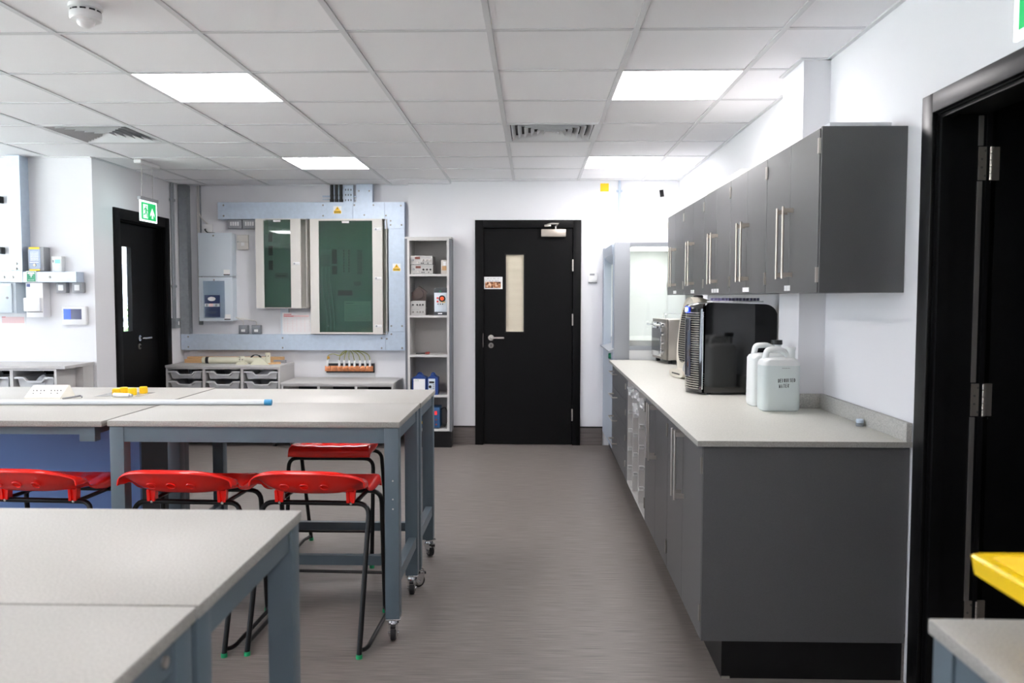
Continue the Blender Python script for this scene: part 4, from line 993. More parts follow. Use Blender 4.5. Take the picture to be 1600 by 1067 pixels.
# distribution boards with tinted glass doors
def board(label, x0, x1, z0, z1, gx0, gx1, gz0, gz1, dep, locks, side):
    yf_ = yw-dep
    t = thing('distribution_board', label, 'distribution board', ((x0+x1)/2, yw, z0), 'distribution boards with tinted doors')
    b = B(); th = .004; xs1 = x1+side
    b.box(x0, x0+th, yf_+.02, yw, z0, z1); b.box(xs1-th, xs1, yf_+.02, yw, z0, z1); b.box(x0, xs1, yf_+.02, yw, z0, z0+th); b.box(x0, xs1, yf_+.02, yw, z1-th, z1); b.box(x0, xs1, yw-.01, yw, z0, z1)
    b.done('case', OFFW, t)
    d = B(); d.box(x0, gx0, yf_, yf_+.018, z0, z1); d.box(gx1, x1, yf_, yf_+.018, z0, z1); d.box(gx0, gx1, yf_, yf_+.018, z0, gz0); d.box(gx0, gx1, yf_, yf_+.018, gz1, z1)
    d = d.done('door_frame', OFFW, t)
    bx('tinted_pane', TGLASS, d, gx0, gx1, yf_+.006, yf_+.010, gz0, gz1)
    bx('inner_cover', mat('inner_cover', (172, 184, 178), .5), t, gx0-.01, gx1+.01, yf_+.045, yf_+.05, z0+.02, z1-.02)
    for z in locks:
        l = bx('lock_tab', WHITEP, d, x1-.075, x1-.008, yf_-.004, yf_, z-.014, z+.014, bev=.002); B().cyl((x1-.06, yf_-.004, z), (x1-.06, yf_-.008, z), .009, 10).done('lock', GREYP, l)
    bx('name_label', WHITES, d, (gx0+gx1)/2-.035, (gx0+gx1)/2+.035, yf_+.0045, yf_+.006, gz1-.022, gz1-.004)
    return t, yf_
t, y_ = board('smaller distribution board with narrow dark green glass, on the left', -2.663, -2.228, 1.292, 2.148, -2.585, -2.325, 1.297, 2.14, .17, (1.72,), .05)
b = B().use(BLACKS)
for z in (1.93, 1.80, 1.66): b.box(-2.55, -2.51, y_+.035, y_+.045, z, z+.09)
b.use(GREYPR).box(-2.49, -2.36, y_+.035, y_+.045, 1.58, 1.63).use(BLACKS).box(-2.47, -2.38, y_+.034, y_+.0352, 1.598, 1.608); b.done('breaker_strip', None, t)
bx('green_bag', mat('green_film', (46, 140, 96), .3), t, -2.58, -2.545, y_+.02, y_+.03, 2.0, 2.135)
t, y_ = board('larger distribution board with wide green glass door, on the right', -2.148, -1.449, 1.043, 2.15, -2.064, -1.545, 1.060, 2.132, .13, (2.05, 1.58, 1.12), .04)
b = B().use(BLACKS).box(-1.945, -1.90, y_+.034, y_+.045, 1.72, 1.86).box(-1.945, -1.90, y_+.034, y_+.045, 1.62, 1.70)
for x in (-1.835, -1.785):
    for k_ in range(8): b.box(x, x+.009, y_+.034, y_+.045, 1.64+k_*.028, 1.66+k_*.028)
b.box(-1.89, -1.75, y_+.034, y_+.045, 1.415, 1.465)
b.use(GREYPR)
for k_ in range(7): b.box(-1.70, -1.652, y_+.036, y_+.045, 1.62+k_*.034, 1.65+k_*.034); b.box(-2.035, -1.965, y_+.036, y_+.045, 1.70+k_*.016, 1.708+k_*.016)
b.box(-1.735, -1.665, y_+.036, y_+.045, 1.51, 1.55)
b.done('breaker_strip', None, t)
b = B(); n = 16
for k_ in range(3):
    b.tube([(-2.04+k_*.035+.05*math.sin(q/n*2.2)*(q/n), y_+.028, 1.69-.62*q/n) for q in range(n+1)], .008, 6)
b.done('inner_cables', mat('pale_cable', (190, 205, 205), .4), t)
bx('circuit_chart', WHITES, t, -1.83, -1.57, y_+.038, y_+.044, 1.165, 1.36)
b = B()
for k_ in range(11): b.box(-1.815, -1.585, y_+.0372, y_+.038, 1.18+k_*.0135, 1.1815+k_*.0135)
b.box(-1.815, -1.74, y_+.0372, y_+.038, 1.338, 1.344); b.done('chart_lines', GREYPR, t)
t = thing('mini_trunking', 'white vertical mini trunking below the smaller distribution board', 'trunking', (-2.43, yw, 1.036)); bx('cover', PALEB, t, -2.47, -2.395, yw-.04, yw, 1.036, 1.292)
t = thing('circuit_schedule', 'white sheet with pink printed table between the distribution boards', 'paper', (-2.31, yw-.085, 1.036))
s = bx('sheet', WHITES, t, -2.452, -2.162, yw-.047, yw-.045, 1.036, 1.246)
b = B().box(-2.44, -2.19, yw-.048, yw-.047, 1.205, 1.222); b.done('pink_heading', PINKPR, s); b = B().box(-2.435, -2.36, yw-.0485, yw-.048, 1.226, 1.234).box(-2.435, -2.34, yw-.0485, yw-.048, 1.208, 1.216); b.done('red_lettering', REDPR, s)
b = B()
for k_ in range(9): b.box(-2.435, -2.185, yw-.0482, yw-.047, 1.06+k_*.016, 1.0612+k_*.016)
for x in (-2.435, -2.40, -2.35, -2.31, -2.27, -2.23, -2.186): b.box(x, x+.0012, yw-.0482, yw-.047, 1.06, 1.2)
b.done('table_lines', PINKPR, s)
def warn(label, x0, x1, z0, z1, y):
    t = thing('warning_sticker', label, 'sticker', ((x0+x1)/2, y, z0), 'yellow electrical warning stickers')
    bx('backing', WHITES, t, x0, x1, y-.0012, y, z0, z1); xm = (x0+x1)/2; zm = z0+(z1-z0)*.42
    B().prism([(xm-.026, zm), (xm+.026, zm), (xm, z1-.004)], 'y', y-.002, y-.0012).done('triangle', YELS, t)
    B().prism([(xm-.003, z1-.018), (xm+.004, z1-.018), (xm+.001, z1-.026), (xm+.005, z1-.026), (xm-.003, zm+.005), (xm, zm+.014), (xm-.005, zm+.014)], 'y', y-.0026, y-.002).done('lightning_bolt', BLACKS, t)
    bx('yellow_panel', YELS, t, x0+.004, x1-.004, y-.002, y-.0012, z0+.003, zm-.002)
    b = B()
    for zz in (z0+.018, z0+.008):
        x = x0+.009
        while x < x1-.012: b.box(x, x+.0042, y-.0026, y-.002, zz, zz+.006); x += .0062
    b.done('lettering', BLACKS, t)
warn('yellow triangle warning sticker on the top trunking', -1.929, -1.849, 2.203, 2.276, yt-.0002)
warn('yellow triangle warning sticker on the right trunking riser', -1.358, -1.280, 1.650, 1.724, yt-.0012)
# copper earth bar
t = thing('earth_bar', 'copper earth bar with green and yellow wires under the trunking', 'earth bar', (-1.79, yw, .62))
bx('base_board', WHITEP, t, -2.03, -1.555, yw-.012, yw, .612, .76); bx('black_insulator', BLKP, t, -2.025, -1.552, yw-.045, yw-.012, .66, .75)
for q, (a, c) in enumerate(((-2.036, -1.98), (-1.978, -1.92), (-1.918, -1.862), (-1.86, -1.805), (-1.803, -1.748), (-1.746, -1.69), (-1.688, -1.632), (-1.63, -1.562))):
    bx('copper_link', COPPER, t, a, c, yw-.056, yw-.045, .674, .727, bev=.002)
b = B()
for x in (-2.0, -1.895, -1.845, -1.795, -1.745, -1.69, -1.64, -1.585): b.lathe([(.009, 0), (.009, -.006), (.005, -.007)], (x, yw-.056, .70), 8, 'y')
b.done('bolts', COPPER, t)
LX_ = (-2.012, -1.893, -1.845, -1.793, -1.745, -1.69, -1.638, -1.592)
GY_ = mat('earth_wire', (150, 150, 62), .5)
for q, x in enumerate(LX_):
    bx('white_lug', WHITEP, t, x-.010, x+.010, yw-.06, yw-.045, .722, .782, bev=.002)
    top = (-1.80, yw-.05, .895)
    if q == 0: pts = [(x, yw-.052, .78), (x+.005, yw-.06, .83), (x+.06, yw-.06, .85), (x+.13, yw-.055, .82), top]
    else: pts = [(x, yw-.052, .78), (x-.006 if x > -1.8 else x+.006, yw-.06, .81+.006*abs(q-3)), ((x*.7-1.8*.3), yw-.06, .85+.004*abs(q-3)), top]
    B().tube(pts, .0042, 6, bend=.05).done('earth_wire', GY_, t)
bx('tag', mat('amber_tag', (200, 150, 40), .5), t, -2.01, -1.985, yw-.064, yw-.062, .795, .82)
# conduit and spur on the exit-door wall
t = thing('wall_conduit', 'thin conduit with grey switch box right of the exit door', 'conduit', (LX+.015, 7.73, 1.1))
B().cyl((LX+.013, 7.735, 1.19), (LX+.013, 7.735, CZ-.002), .0115, 10).cyl((LX+.013, 7.775, 1.19), (LX+.013, 7.775, CZ-.002), .0095, 10).done('pipe', GALVD, t)
for z in (2.32, 1.50): bx('saddle', GALVD, t, LX, LX+.026, 7.715, 7.795, z-.012, z+.012, bev=.003)
s = bx('switch_box', GALVD, t, LX, LX+.05, 7.70, 7.80, 1.10, 1.195, bev=.004); bx('rocker', WHITEP, s, LX+.05, LX+.054, 7.745, 7.765, 1.13, 1.165)

# ================================================================== LOW STORAGE under the boards
def storage_unit(name, label, x0, x1, y0, y1, zt, zb, cols, m=MFC, dark=True):
    t = thing(name, label, 'storage unit', ((x0+x1)/2, (y0+y1)/2, 0))
    bx('top', m, t, x0-.004, x1+.004, y0-.008, y1, zt-.022, zt, bev=.002)
    for q in range(cols+1):
        x = x0+(x1-x0)*q/cols; a, c = (x0, x0+.018) if q == 0 else ((x1-.018, x1) if q == cols else (x-.012, x+.012)); bx('upright', m, t, a, c, y0, y1-.001, zb, zt-.022)
    bx('back', DARKIN, t, x0+.018, x1-.018, y1-.02, y1-.008, zb, zt-.022); bx('bottom', m, t, x0+.018, x1-.018, y0, y1-.02, zb, zb+.018)
    bx('top_rail', m, t, x0+.018, x1-.018, y0+.002, y0+.018, zt-.036, zt-.022)
    return t
t = storage_unit('tray_storage', 'grey tray storage unit below trunking, beside the exit door', -3.425, -2.352, 7.515, 7.97, .762, .075, 3)
for i in range(4):
    x, y = (-3.35, -2.42)[i % 2], (7.56, 7.92)[i//2]
    c = B().cyl((x-.012, y, .034), (x+.012, y, .034), .034, 16).done('caster', RUBBER, t); B().cyl((x-.0135, y, .034), (x+.0135, y, .034), .02, 12).done('hub', STEEL, c); bx('fork', STEEL, c, x-.02, x+.02, y-.012, y+.012, .062, .076)
cw = (3.425-2.352)/3
for q, cn in enumerate(('left', 'middle', 'right')):
    xc = -3.425+cw*(q+.5)
    for r, rn in enumerate(('top', 'second')):
        tray('grey storage tray, %s row, %s column, under the grey trunking' % (rn, cn), (xc, 7.527, .704-.094*r), cw-.04, .40, .07, (0, -1, 0), 'grey trays under the electrical boards')
o = thing('foil_scrap', 'crumpled clear bag of parts in the top right storage tray', 'bag', (-2.50, 7.62, .65))
b = B(); nn = 12
b.grid([[(-2.60+.2*i/nn, 7.6+.14*j/6, .664+.055*math.sin(PI*i/nn)*math.sin(PI*j/6)+.010*random.random()) for j in range(7)] for i in range(nn+1)]); b.done('film', mat('bag_film', (190, 192, 196), .2), o)
t = storage_unit('low_storage', 'low grey open storage unit under the copper earth bar', -2.322, -1.283, 7.455, 7.97, .612, .08, 3)
for x in (-2.25, -1.35):
    c = B().cyl((x-.012, 7.53, .034), (x+.012, 7.53, .034), .034, 16).done('caster', RUBBER, t); bx('fork', STEEL, c, x-.02, x+.02, 7.515, 7.545, .06, .082)
    c = B().cyl((x-.012, 7.9, .034), (x+.012, 7.9, .034), .034, 16).done('caster', RUBBER, t); bx('fork', STEEL, c, x-.02, x+.02, 7.885, 7.915, .06, .082)
# things lying on the tray storage
ZS = .762
t = tl(B().box(-3.37, -2.43, 7.86, 7.92, ZS, ZS+.055).box(-3.37, -2.85, 7.80, 7.856, ZS, ZS+.035).done('timber_batten', WOOD), 'pine battens lying along the back of the tray storage', 'timber')
t = thing('drain_pipe', 'ivory plastic tube with a black collar on the tray storage', 'pipe', (-2.9, 7.74, ZS))
B().cyl((-3.16, 7.745, ZS+.031), (-2.54, 7.745, ZS+.031), .031, 20).done('pipe', IVORY, t); B().cyl((-3.135, 7.745, ZS+.031), (-3.105, 7.745, ZS+.031), .0325, 20).done('black_collar', BLKP, t); B().lathe([(.032, 0), (.026, -.012), (.0, -.02)][::-1], (-3.16, 7.745, ZS+.031), 20, 'x').done('end_cap', IVORY, t)
def socket(label, x, y, flat):
    t = thing('pipe_fitting', label, 'fitting', (x, y, ZS), 'ivory plastic feet on the tray storage')
    if flat: B().prism([(x-.05, ZS), (x+.05, ZS), (x+.035, ZS+.022), (x-.035, ZS+.022)], 'y', y-.035, y+.035).done('flange', IVORY, t)
    else: B().prism([(x-.10, ZS), (x+.085, ZS), (x+.03, ZS+.05), (x-.01, ZS+.068), (x-.04, ZS+.045)], 'y', y-.012, y+.012).done('flange', IVORY, t)
    xx = x if flat else x+.062; z0 = ZS+.02 if flat else ZS+.015; z1 = ZS+.08 if flat else ZS+.112
    B().cyl((xx, y+(.0 if flat else .035), z0), (xx, y+(.0 if flat else .035), z1), .024, 18).done('collar', IVORY, t)
    b = B()
    for a in (-.6, .5): b.cyl((xx+.022*math.sin(a), y+(.0 if flat else .035)-.022*math.cos(a), z1-.03), (xx+.027*math.sin(a), y+(.0 if flat else .035)-.027*math.cos(a), z1-.03), .005, 8)
    b.done('bolt', BLKP, t)
socket('ivory plastic foot with flat flange, left of the angled one', -2.745, 7.62, True)
socket('ivory plastic foot with a triangular flange, right on tray storage', -2.565, 7.60, False)
t = thing('cable_coil', 'coil of thin black cable behind the angled ivory foot', 'cable', (-2.63, 7.73, ZS))
B().tube([(-2.65+.05*math.cos(a*.5)+.008*math.sin(a*1.7), 7.735, ZS+.045+.04*math.sin(a*.5)) for a in range(0, 38)], .004, 6).done('cable', BLKP, t)
t = thing('wooden_offcut', 'thin tan offcut at the right end of the tray storage', 'timber', (-2.44, 7.7, ZS)); B().prism([(-2.52, 7.62), (-2.40, 7.70), (-2.43, 7.76), (-2.55, 7.68)], 'z', ZS, ZS+.018).done('board', WOOD, t); bx('grey_strap', GREYP, t, -2.50, -2.385, 7.79, 7.83, ZS, ZS+.03)

# ================================================================== LEFT WALL PIECE (y = 6.36)
yl = 6.36
t = thing('wall_trunking', 'pale galvanised trunking cross on the left wall', 'trunking', (-3.8, yl, 1.5))
bx('vertical_run', GALV, t, -4.055, -3.955, yl-.11, yl, 1.602, CZ-.001); bx('cross_piece', GALV, t, -4.055, -3.955, yl-.112, yl, 1.51, 1.60); bx('right_arm', GALV, t, -3.953, -3.535, yl-.11, yl, 1.512, 1.592); bx('left_arm', GALV, t, -4.9, -4.057, yl-.11, yl, 1.512, 1.592)
b = B()
for x, z in ((-4.0, 1.655), (-4.0, 1.615), (-4.03, 1.55), (-4.10, 1.55), (-3.74, 1.55)): b.lathe([(.010, 0), (.008, -.004), (.001, -.005)], (x, yl-.112, z), 10, 'y')
b.done('bolt_heads', STEELD, t)
t = thing('gas_alarm_panel', 'grey wall alarm unit with yellow labels above left trunking', 'alarm', (-3.86, yl, 1.6))
bx('body', GREYP, t, -3.925, -3.80, yl-.085, yl, 1.598, 1.785, bev=.004); bx('face', mat('lavender_face', (150, 162, 186), .5), t, -3.918, -3.825, yl-.0865, yl-.085, 1.618, 1.765)
bx('upper_label', YELS, t, -3.912, -3.832, yl-.087, yl-.085, 1.768, 1.783); bx('lower_label', YELS, t, -3.912, -3.832, yl-.087, yl-.085, 1.600, 1.612); B().cyl((-3.872, yl-.0865, 1.645), (-3.872, yl-.09, 1.645), .012, 14).done('key_switch', BEIGE, t)
b = B()
for k_ in range(9): b.box(-3.905, -3.84, yl-.0872, yl-.0864, 1.68+k_*.008, 1.683+k_*.008)
b.box(-3.91, -3.84, yl-.0872, yl-.0864, 1.664, 1.668); b.done('faint_lettering', WHITES, t)
t = thing('room_controller', 'small white controller with green display on left wall', 'thermostat', (-3.715, yl, 1.593))
bx('body', WHITEP, t, -3.762, -3.680, yl-.05, yl, 1.593, 1.715, bev=.006); bx('green_display', LCDG, t, -3.732, -3.692, yl-.052, yl-.05, 1.66, 1.69); bx('keys', GREYPR, t, -3.752, -3.742, yl-.0515, yl-.05, 1.665, 1.685)
t = thing('safe_condition_sign', 'small green and white sign on the left wall trunking', 'sign', (-3.88, yl-.113, 1.512))
bx('plate', WHITES, t, -3.925, -3.845, yl-.1145, yl-.112, 1.512, 1.598); g = bx('green_field', GREENS, t, -3.919, -3.851, yl-.1155, yl-.1145, 1.517, 1.593)
b = B().box(-3.912, -3.858, yl-.1165, yl-.1155, 1.575, 1.587).box(-3.888, -3.88, yl-.1165, yl-.1155, 1.548, 1.572).box(-3.898, -3.87, yl-.1165, yl-.1155, 1.564, 1.571)
x = -3.908
while x < -3.865: b.box(x, x+.003, yl-.1165, yl-.1155, 1.526, 1.531); x += .006
b.done('white_symbol', WHITES, g)
t = thing('paper_dispenser', 'white wall dispenser with a hinged flap under the left trunking', 'dispenser', (-3.87, yl, 1.235))
bx('body', WHITEP, t, -3.94, -3.805, yl-.10, yl, 1.24, 1.508, bev=.004); bx('flap', WHITEP, t, -3.948, -3.818, yl-.125, yl-.101, 1.285, 1.39, bev=.006); bx('blue_badge', NAVY, t, -3.932, -3.905, yl-.1015, yl-.10, 1.475, 1.50)
bx('slot', GREYPR, t, -3.93, -3.81, yl-.1012, yl-.10, 1.277, 1.283)
t = thing('isolator_cabinet', 'grey steel cabinet cut by the left edge below trunking', 'enclosure', (-4.13, yl, 1.27))
bx('box', PALEB, t, -4.30, -4.0, yl-.13, yl, 1.272, 1.505); d = bx('door', PALEB, t, -4.30, -4.022, yl-.15, yl-.131, 1.275, 1.50, bev=.003); B().cyl((-4.055, yl-.15, 1.39), (-4.055, yl-.156, 1.39), .009, 10).done('lock', GREYP, d)
bx('yellow_label', YELS, d, -4.22, -4.165, yl-.152, yl-.15, 1.475, 1.495); bx('white_label', WHITES, d, -4.10, -4.035, yl-.152, yl-.15, 1.482, 1.496)
bx('amber_label', YELS, bpy.data.objects['wall_trunking'], -4.20, -4.13, yl-.1125, yl-.11, 1.57, 1.592)
for q, x in enumerate((-3.732, -3.604)):
    t = conduit_box('grey_fused_spur', ('left' if q == 0 else 'right')+' of two grey fused spurs under the left wall trunking', 'switch', x, x+.082, 1.428, 1.512, .05, GREYP, 'grey fused spurs on the left wall', yl)
    bx('fuse_plate', WHITEP, t, x+.02, x+.06, yl-.053, yl-.05, 1.448, 1.492)
t = thing('touch_panel', 'white touch panel with blue screen low on left wall', 'screen', (-3.6, yl, 1.18))
bx('body', WHITEP, t, -3.70, -3.507, yl-.035, yl, 1.178, 1.325, bev=.006); s = bx('screen', SCREEN, t, -3.685, -3.542, yl-.0365, yl-.035, 1.222, 1.303); bx('screen_glow', LCDB, s, -3.684, -3.63, yl-.0372, yl-.0364, 1.223, 1.302)
t = thing('pinned_sheet', 'white sheet with pink print pinned low on left wall', 'paper', (-4.13, yl, 1.06))
s = bx('sheet', WHITES, t, -4.28, -4.01, yl-.002, yl, 1.06, 1.262); bx('pink_print', PINKPR, s, -4.2, -4.02, yl-.003, yl-.002, 1.19, 1.24); bx('red_lettering', REDPR, s, -4.2, -4.17, yl-.0035, yl-.003, 1.235, 1.241)
for z, lab in ((2.13, 'upper of two small black cable clips at the left edge'), (1.735, 'lower of two small cable clips at the left edge')):
    t = thing('cable_clip', lab, 'clip', (-4.19, yl, z), 'cable clips on the left wall'); bx('white_block', WHITEP, t, -4.23, -4.172, yl-.05, yl, z, z+.05, bev=.004); bx('black_cap', BLKP, t, -4.172, -4.155, yl-.05, yl-.0, z-.002, z+.052, bev=.004)
t = storage_unit('side_bench', 'grey storage bench against the left wall with trays', -4.55, -3.53, 5.945, 6.35, WT, .08, 3)
bx('worktop_end', MFC, t, -3.526, -3.462, 5.937, 6.35, WT-.022, WT); bx('filler_panel', MFC, t, -3.53, -3.472, 6.2, 6.35, .08, WT-.022); bx('plinth', BLKTRIM, t, -4.53, -3.55, 5.98, 6.34, 0, .08)
cw = 1.02/3
for q in (1, 2):
    xc = -4.55+cw*(q+.5); tray('pale storage tray, %s visible tray in the left side bench' % ('right hand' if q == 2 else 'left hand'), (xc, 5.955, .80), cw-.045, .36, .085, (0, -1, 0), 'trays in the left side bench', TRAYM)
    if q == 2:
        o = thing('clear_packet', 'small clear packet in the right tray of left bench', 'packet', (xc+.0, 6.03, .75)); b = B(); b.grid([[(xc-.04+.1*i/5, 6.0+.09*j/5, .742+.07*math.sin(PI*(i+.5)/6)*math.sin(PI*(j+.5)/6)+.01*random.random()) for j in range(6)] for i in range(6)]); b.done('film', MATS['bag_film'], o)

# ================================================================== TABLES
def caster(parent, x, y, rot, ht=.092, brake=True):
    R = Matrix.Translation((x, y, 0)) @ Matrix.Rotation(rot, 4, 'Z')
    b = B(); b.box(-.03, .03, -.03, .03, ht-.008, ht, R=R, bev=.002); b.cyl(R @ Vector((0, 0, ht-.020)), R @ Vector((0, 0, ht-.008)), .027, 18, .024)
    for sx in (-1, 1):
        pts = [(.024, ht-.022), (-.032, ht-.022), (-.036, .046), (-.030, .028), (-.018, .016), (-.004, .020), (.012, .045)]
        b2 = B().prism(pts, 'x', sx*.0165-.002, sx*.0165+.002); b2.xf(R)
        b2.bm.verts.index_update(); b._add([v.co.copy() for v in b2.bm.verts], [[v.index for v in f.verts] for f in b2.bm.faces]); b2.bm.free()
    b.box(-.0185, .0185, -.034, .024, ht-.026, ht-.019, R=R); b.box(-.0185, .0185, -.038, -.034, .052, ht-.019, R=R); b.box(-.0185, .0185, .020, .024, .055, ht-.019, R=R)
    c = b.done('caster', CHROME, parent)
    wc = Vector((0, -.014, .031))
    B().lathe([(.026, -.0115), (.031, -.009), (.031, .009), (.026, .0115)], wc, 24, 'x').xf(R).done('wheel', RUBBER, c)
    B().lathe([(.001, -.0125), (.021, -.0125), (.021, .0125), (.001, .0125)], wc, 18, 'x').xf(R).done('hub', STEELD, c)
    B().cyl(R @ (wc+Vector((-.022, 0, 0))), R @ (wc+Vector((.022, 0, 0))), .006, 8).done('axle', CHROME, c)
    if brake: B().box(-.010, .010, -.052, -.0385, .058, .070, R=R, bev=.002).done('brake_pedal', BLKP, c)
def table(label, x0, x1, y0, y1, rots=None, legs=True, zt=TT, group='mobile laboratory tables', rail=True, bolt=False):
    t = thing('lab_table', label, 'table', ((x0+x1)/2, (y0+y1)/2, 0), group)
    b = B().use(TOP); z1, z0 = zt, zt-.024
    b.box(x0, x1, y0, y1, z0, z1, bev=.003, seg=2)
    tp = b.done('tabletop', None, t)
    tp.data.materials.append(TOPEDGE)
    for p in tp.data.polygons:
        if abs(p.normal.z) < .5: p.material_index = 1
    hb = .092 if rots else 0.
    L_ = .058; i = .006
    ln = []
    for k_, (lx, ly) in enumerate(((x1-i-L_, y0+i), (x1-i-L_, y1-i-L_), (x0+i, y0+i), (x0+i, y1-i-L_))):
        l = bx('leg', FRAME, t, lx, lx+L_, ly, ly+L_, hb, z0-.001, bev=.003, seg=2)
        if k_ == 0 and rots:
            s = B()
            for z in (.66, .585, .545): s.cyl((lx+.034, ly-.0004, z), (lx+.034, ly+.001, z), .0035, 8)
            s.done('rivet', STEEL, l)
        if rots: caster(t, lx+L_/2, ly+L_/2, rots[k_])
    yq = L_+i
    bx('apron', FRAME, t, x0+yq, x1-yq, y0+i+.004, y0+i+.03, zt-.088, z0-.001); bx('apron', FRAME, t, x0+yq, x1-yq, y1-i-.03, y1-i-.004, zt-.088, z0-.001)
    for a, c in ((x1-i-.045, x1-i-.006), (x0+i+.006, x0+i+.045)):
        ap = bx('side_apron', FRAME, t, a, c, y0+yq, y1-yq, zt-.078, z0-.001)
        if rail: bx('side_rail', FRAME, t, a+.004, c, y0+yq, y1-yq, .225, .275)
    if bolt:
        B().cyl((x1-i-.006, y1-yq-.03, zt-.05), (x1-i-.001, y1-yq-.03, zt-.05), .009, 12).done('bolt', STEEL, t)
    if rail: bx('rear_rail', FRAME, t, x0+yq, x1-yq, y1-i-.045, y1-i-.012, .135, .18)
    return t
HP = PI/2
table('front mobile table of the middle pair, chrome casters, red stools in front', -1.722, -.533, 3.238, 3.828, (0.1, .05, -.3, .4))
table('rear mobile table of the middle pair, facing the storage units', -1.735, -.528, 3.834, 4.395, (2.2, -2.5+PI, .2, .4))
table('near table at bottom left, farther of the two blurred tops', -1.745, -.541, 1.289, 1.882, (.3, .1, 0, 0), rail=True)
table('nearest table at bottom left, cut by the bottom edge', -1.745, -.543, .69, 1.284, (.3, .1, 0, 0), rail=True, bolt=True)
table('table at bottom right holding the yellow tray', .619, 1.325, .35, 1.27, None, group=None, rail=False)
# fixed tops on a service pedestal
def fixed_top(label, x0, x1, y0, y1, stub):
    t = thing('bench_top', label, 'table', ((x0+x1)/2, (y0+y1)/2, TT-.03), 'fixed bench tops left of the mobile tables')
    b = B().use(TOP).box(x0, x1, y0, y1, TT-.024, TT, bev=.003); tp = b.done('tabletop', None, t); tp.data.materials.append(TOPEDGE)
    for p in tp.data.polygons:
        if abs(p.normal.z) < .5: p.material_index = 1
    if stub:
        bx('support_rail', FRAME, t, x0+.05, x1-.10, y0+.02, y0+.045, TT-.058, TT-.025); bx('support_stub', FRAME, t, x1-.098, x1-.035, y0+.012, y0+.055, TT-.085, TT-.025)
        for x in (x0+.06,): bx('leg', FRAME, t, x, x+.055, y0+.05, y0+.105, 0, TT-.025)
        bx('side_bearer', FRAME, t, x1-.075, x1-.045, y0+.055, y1-.01, TT-.06, TT-.025)
    else:
        bx('leg', FRAME, t, x1-.225, x1-.17, y1-.062, y1-.008, 0, TT-.025)
    return t
fixed_top('fixed bench top left of the front mobile table, over blue panels', -3.05, -1.735, 3.222, 3.828, True)
fixed_top('fixed bench top at the back left with the white socket box', -3.05, -1.748, 3.834, 4.44, False)
t = thing('service_pedestal', 'blue-grey service pedestal under the left bench tops', 'pedestal', (-2.45, 4.1, 0))
bx('front_panel', PED, t, -3.0, -1.943, 3.838, 3.856, .10, TT-.026); bx('corner_panel', PED, t, -1.941, -1.885, 3.838, 3.856, .10, TT-.026)
bx('end_panel', mat('shaded_panel', (58, 62, 70), .5), t, -1.90, -1.885, 3.856, 4.35, .10, TT-.026); bx('rear_panel', PED, t, -3.0, -1.90, 4.33, 4.35, .10, TT-.026); bx('plinth', BLKTRIM, t, -2.98, -1.91, 3.88, 4.33, 0, .10)  # end panel is darker because its shade is put into the colour

# ---------------- things on the tables
t = thing('white_pipe', 'long white plastic pipe with blue end lying across the tables', 'pipe', (-1.9, 3.72, TT))
B().cyl((-2.95, 3.668, TT+.0135), (-1.24, 3.729, TT+.0135), .0125, 20).done('tube', mat('white_pvc', (222, 226, 230), .3), t); B().cyl((-1.24, 3.729, TT+.0135), (-1.208, 3.730, TT+.0135), .0135, 20).done('blue_end_cap', mat('blue_tape', (48, 140, 190), .45), t)
t = thing('socket_wedge', 'white wedge-shaped desktop socket box on back left bench', 'socket', (-2.36, 3.95, TT))
R = Matrix.Translation((-2.375, 3.875, TT)) @ Matrix.Rotation(math.radians(4), 4, 'Z')
b = B().prism([(0, 0), (.145, 0), (.145, .01), (.10, .062), (.085, .062), (0, .012)], 'x', -.085, .085).xf(R); b.done('body', mat('cream_plastic', (238, 236, 226), .4), t)
b = B()
for sx in (-.055, -.02, .03, .06):
    for (u, v) in ((0, .32), (-.008, .55), (.008, .55)):
        y = .085*v+.0; z = .012+.05*v; c = Vector((sx+u, y, z)); b.cyl(R @ c, R @ (c+Vector((0, -.002, .0035))), .0028, 8)
b.done('socket_holes', GREYPR, t)
B().tube([R @ Vector((.088, .02, .004)), R @ Vector((.11, .05, .006)), R @ Vector((.15, .08, .012)), R @ Vector((.16, .06, .006))], .004, 6, bend=.02).done('lead', GREYP, t)
for q, (x, y, z) in enumerate(((-2.105, 4.06, 0), (-2.10, 4.125, .004), (-2.035, 4.085, 0), (-2.015, 4.16, 0))):
    o = B().lathe([(.0175, 0), (.019, .002), (.019, .033), (.0175, .035)], (x, y, TT+(.001 if q != 1 else .001)), 18).done('cap_shell', YEL)
    b = B()
    for k_ in range(18): a = 2*PI*k_/18; b.cyl((x+.0192*math.cos(a), y+.0192*math.sin(a), TT+.004), (x+.0192*math.cos(a), y+.0192*math.sin(a), TT+.032), .0012, 5)
    r = thing('yellow_bottle_cap', 'small yellow bottle cap, %s of four on back left bench' % ('leftmost', 'second from left', 'third from left', 'rightmost')[q], 'cap', (x, y, TT), 'yellow bottle caps on the bench')
    o.parent = r; o.data.transform(Matrix.Translation((-x, -y, -TT))); b.done('ribs', YEL, r)
t = thing('sample_vial', 'white vial lying in front of the yellow bottle caps', 'vial', (-2.02, 3.99, TT)); B().cyl((-2.09, 4.005, TT+.011), (-2.0, 3.985, TT+.011), .0105, 14).done('tube', WHITEP, t); B().cyl((-2.0, 3.985, TT+.011), (-1.985, 3.982, TT+.011), .007, 10).done('tip', GREYP, t)
t = tl(B().box(-2.20, -1.97, 4.02, 4.20, TT, TT+.0009).done('glass_sheet', mat('grey_sheet', (176, 178, 178), .2)), 'thin grey sheet under the yellow bottle caps', 'sheet')
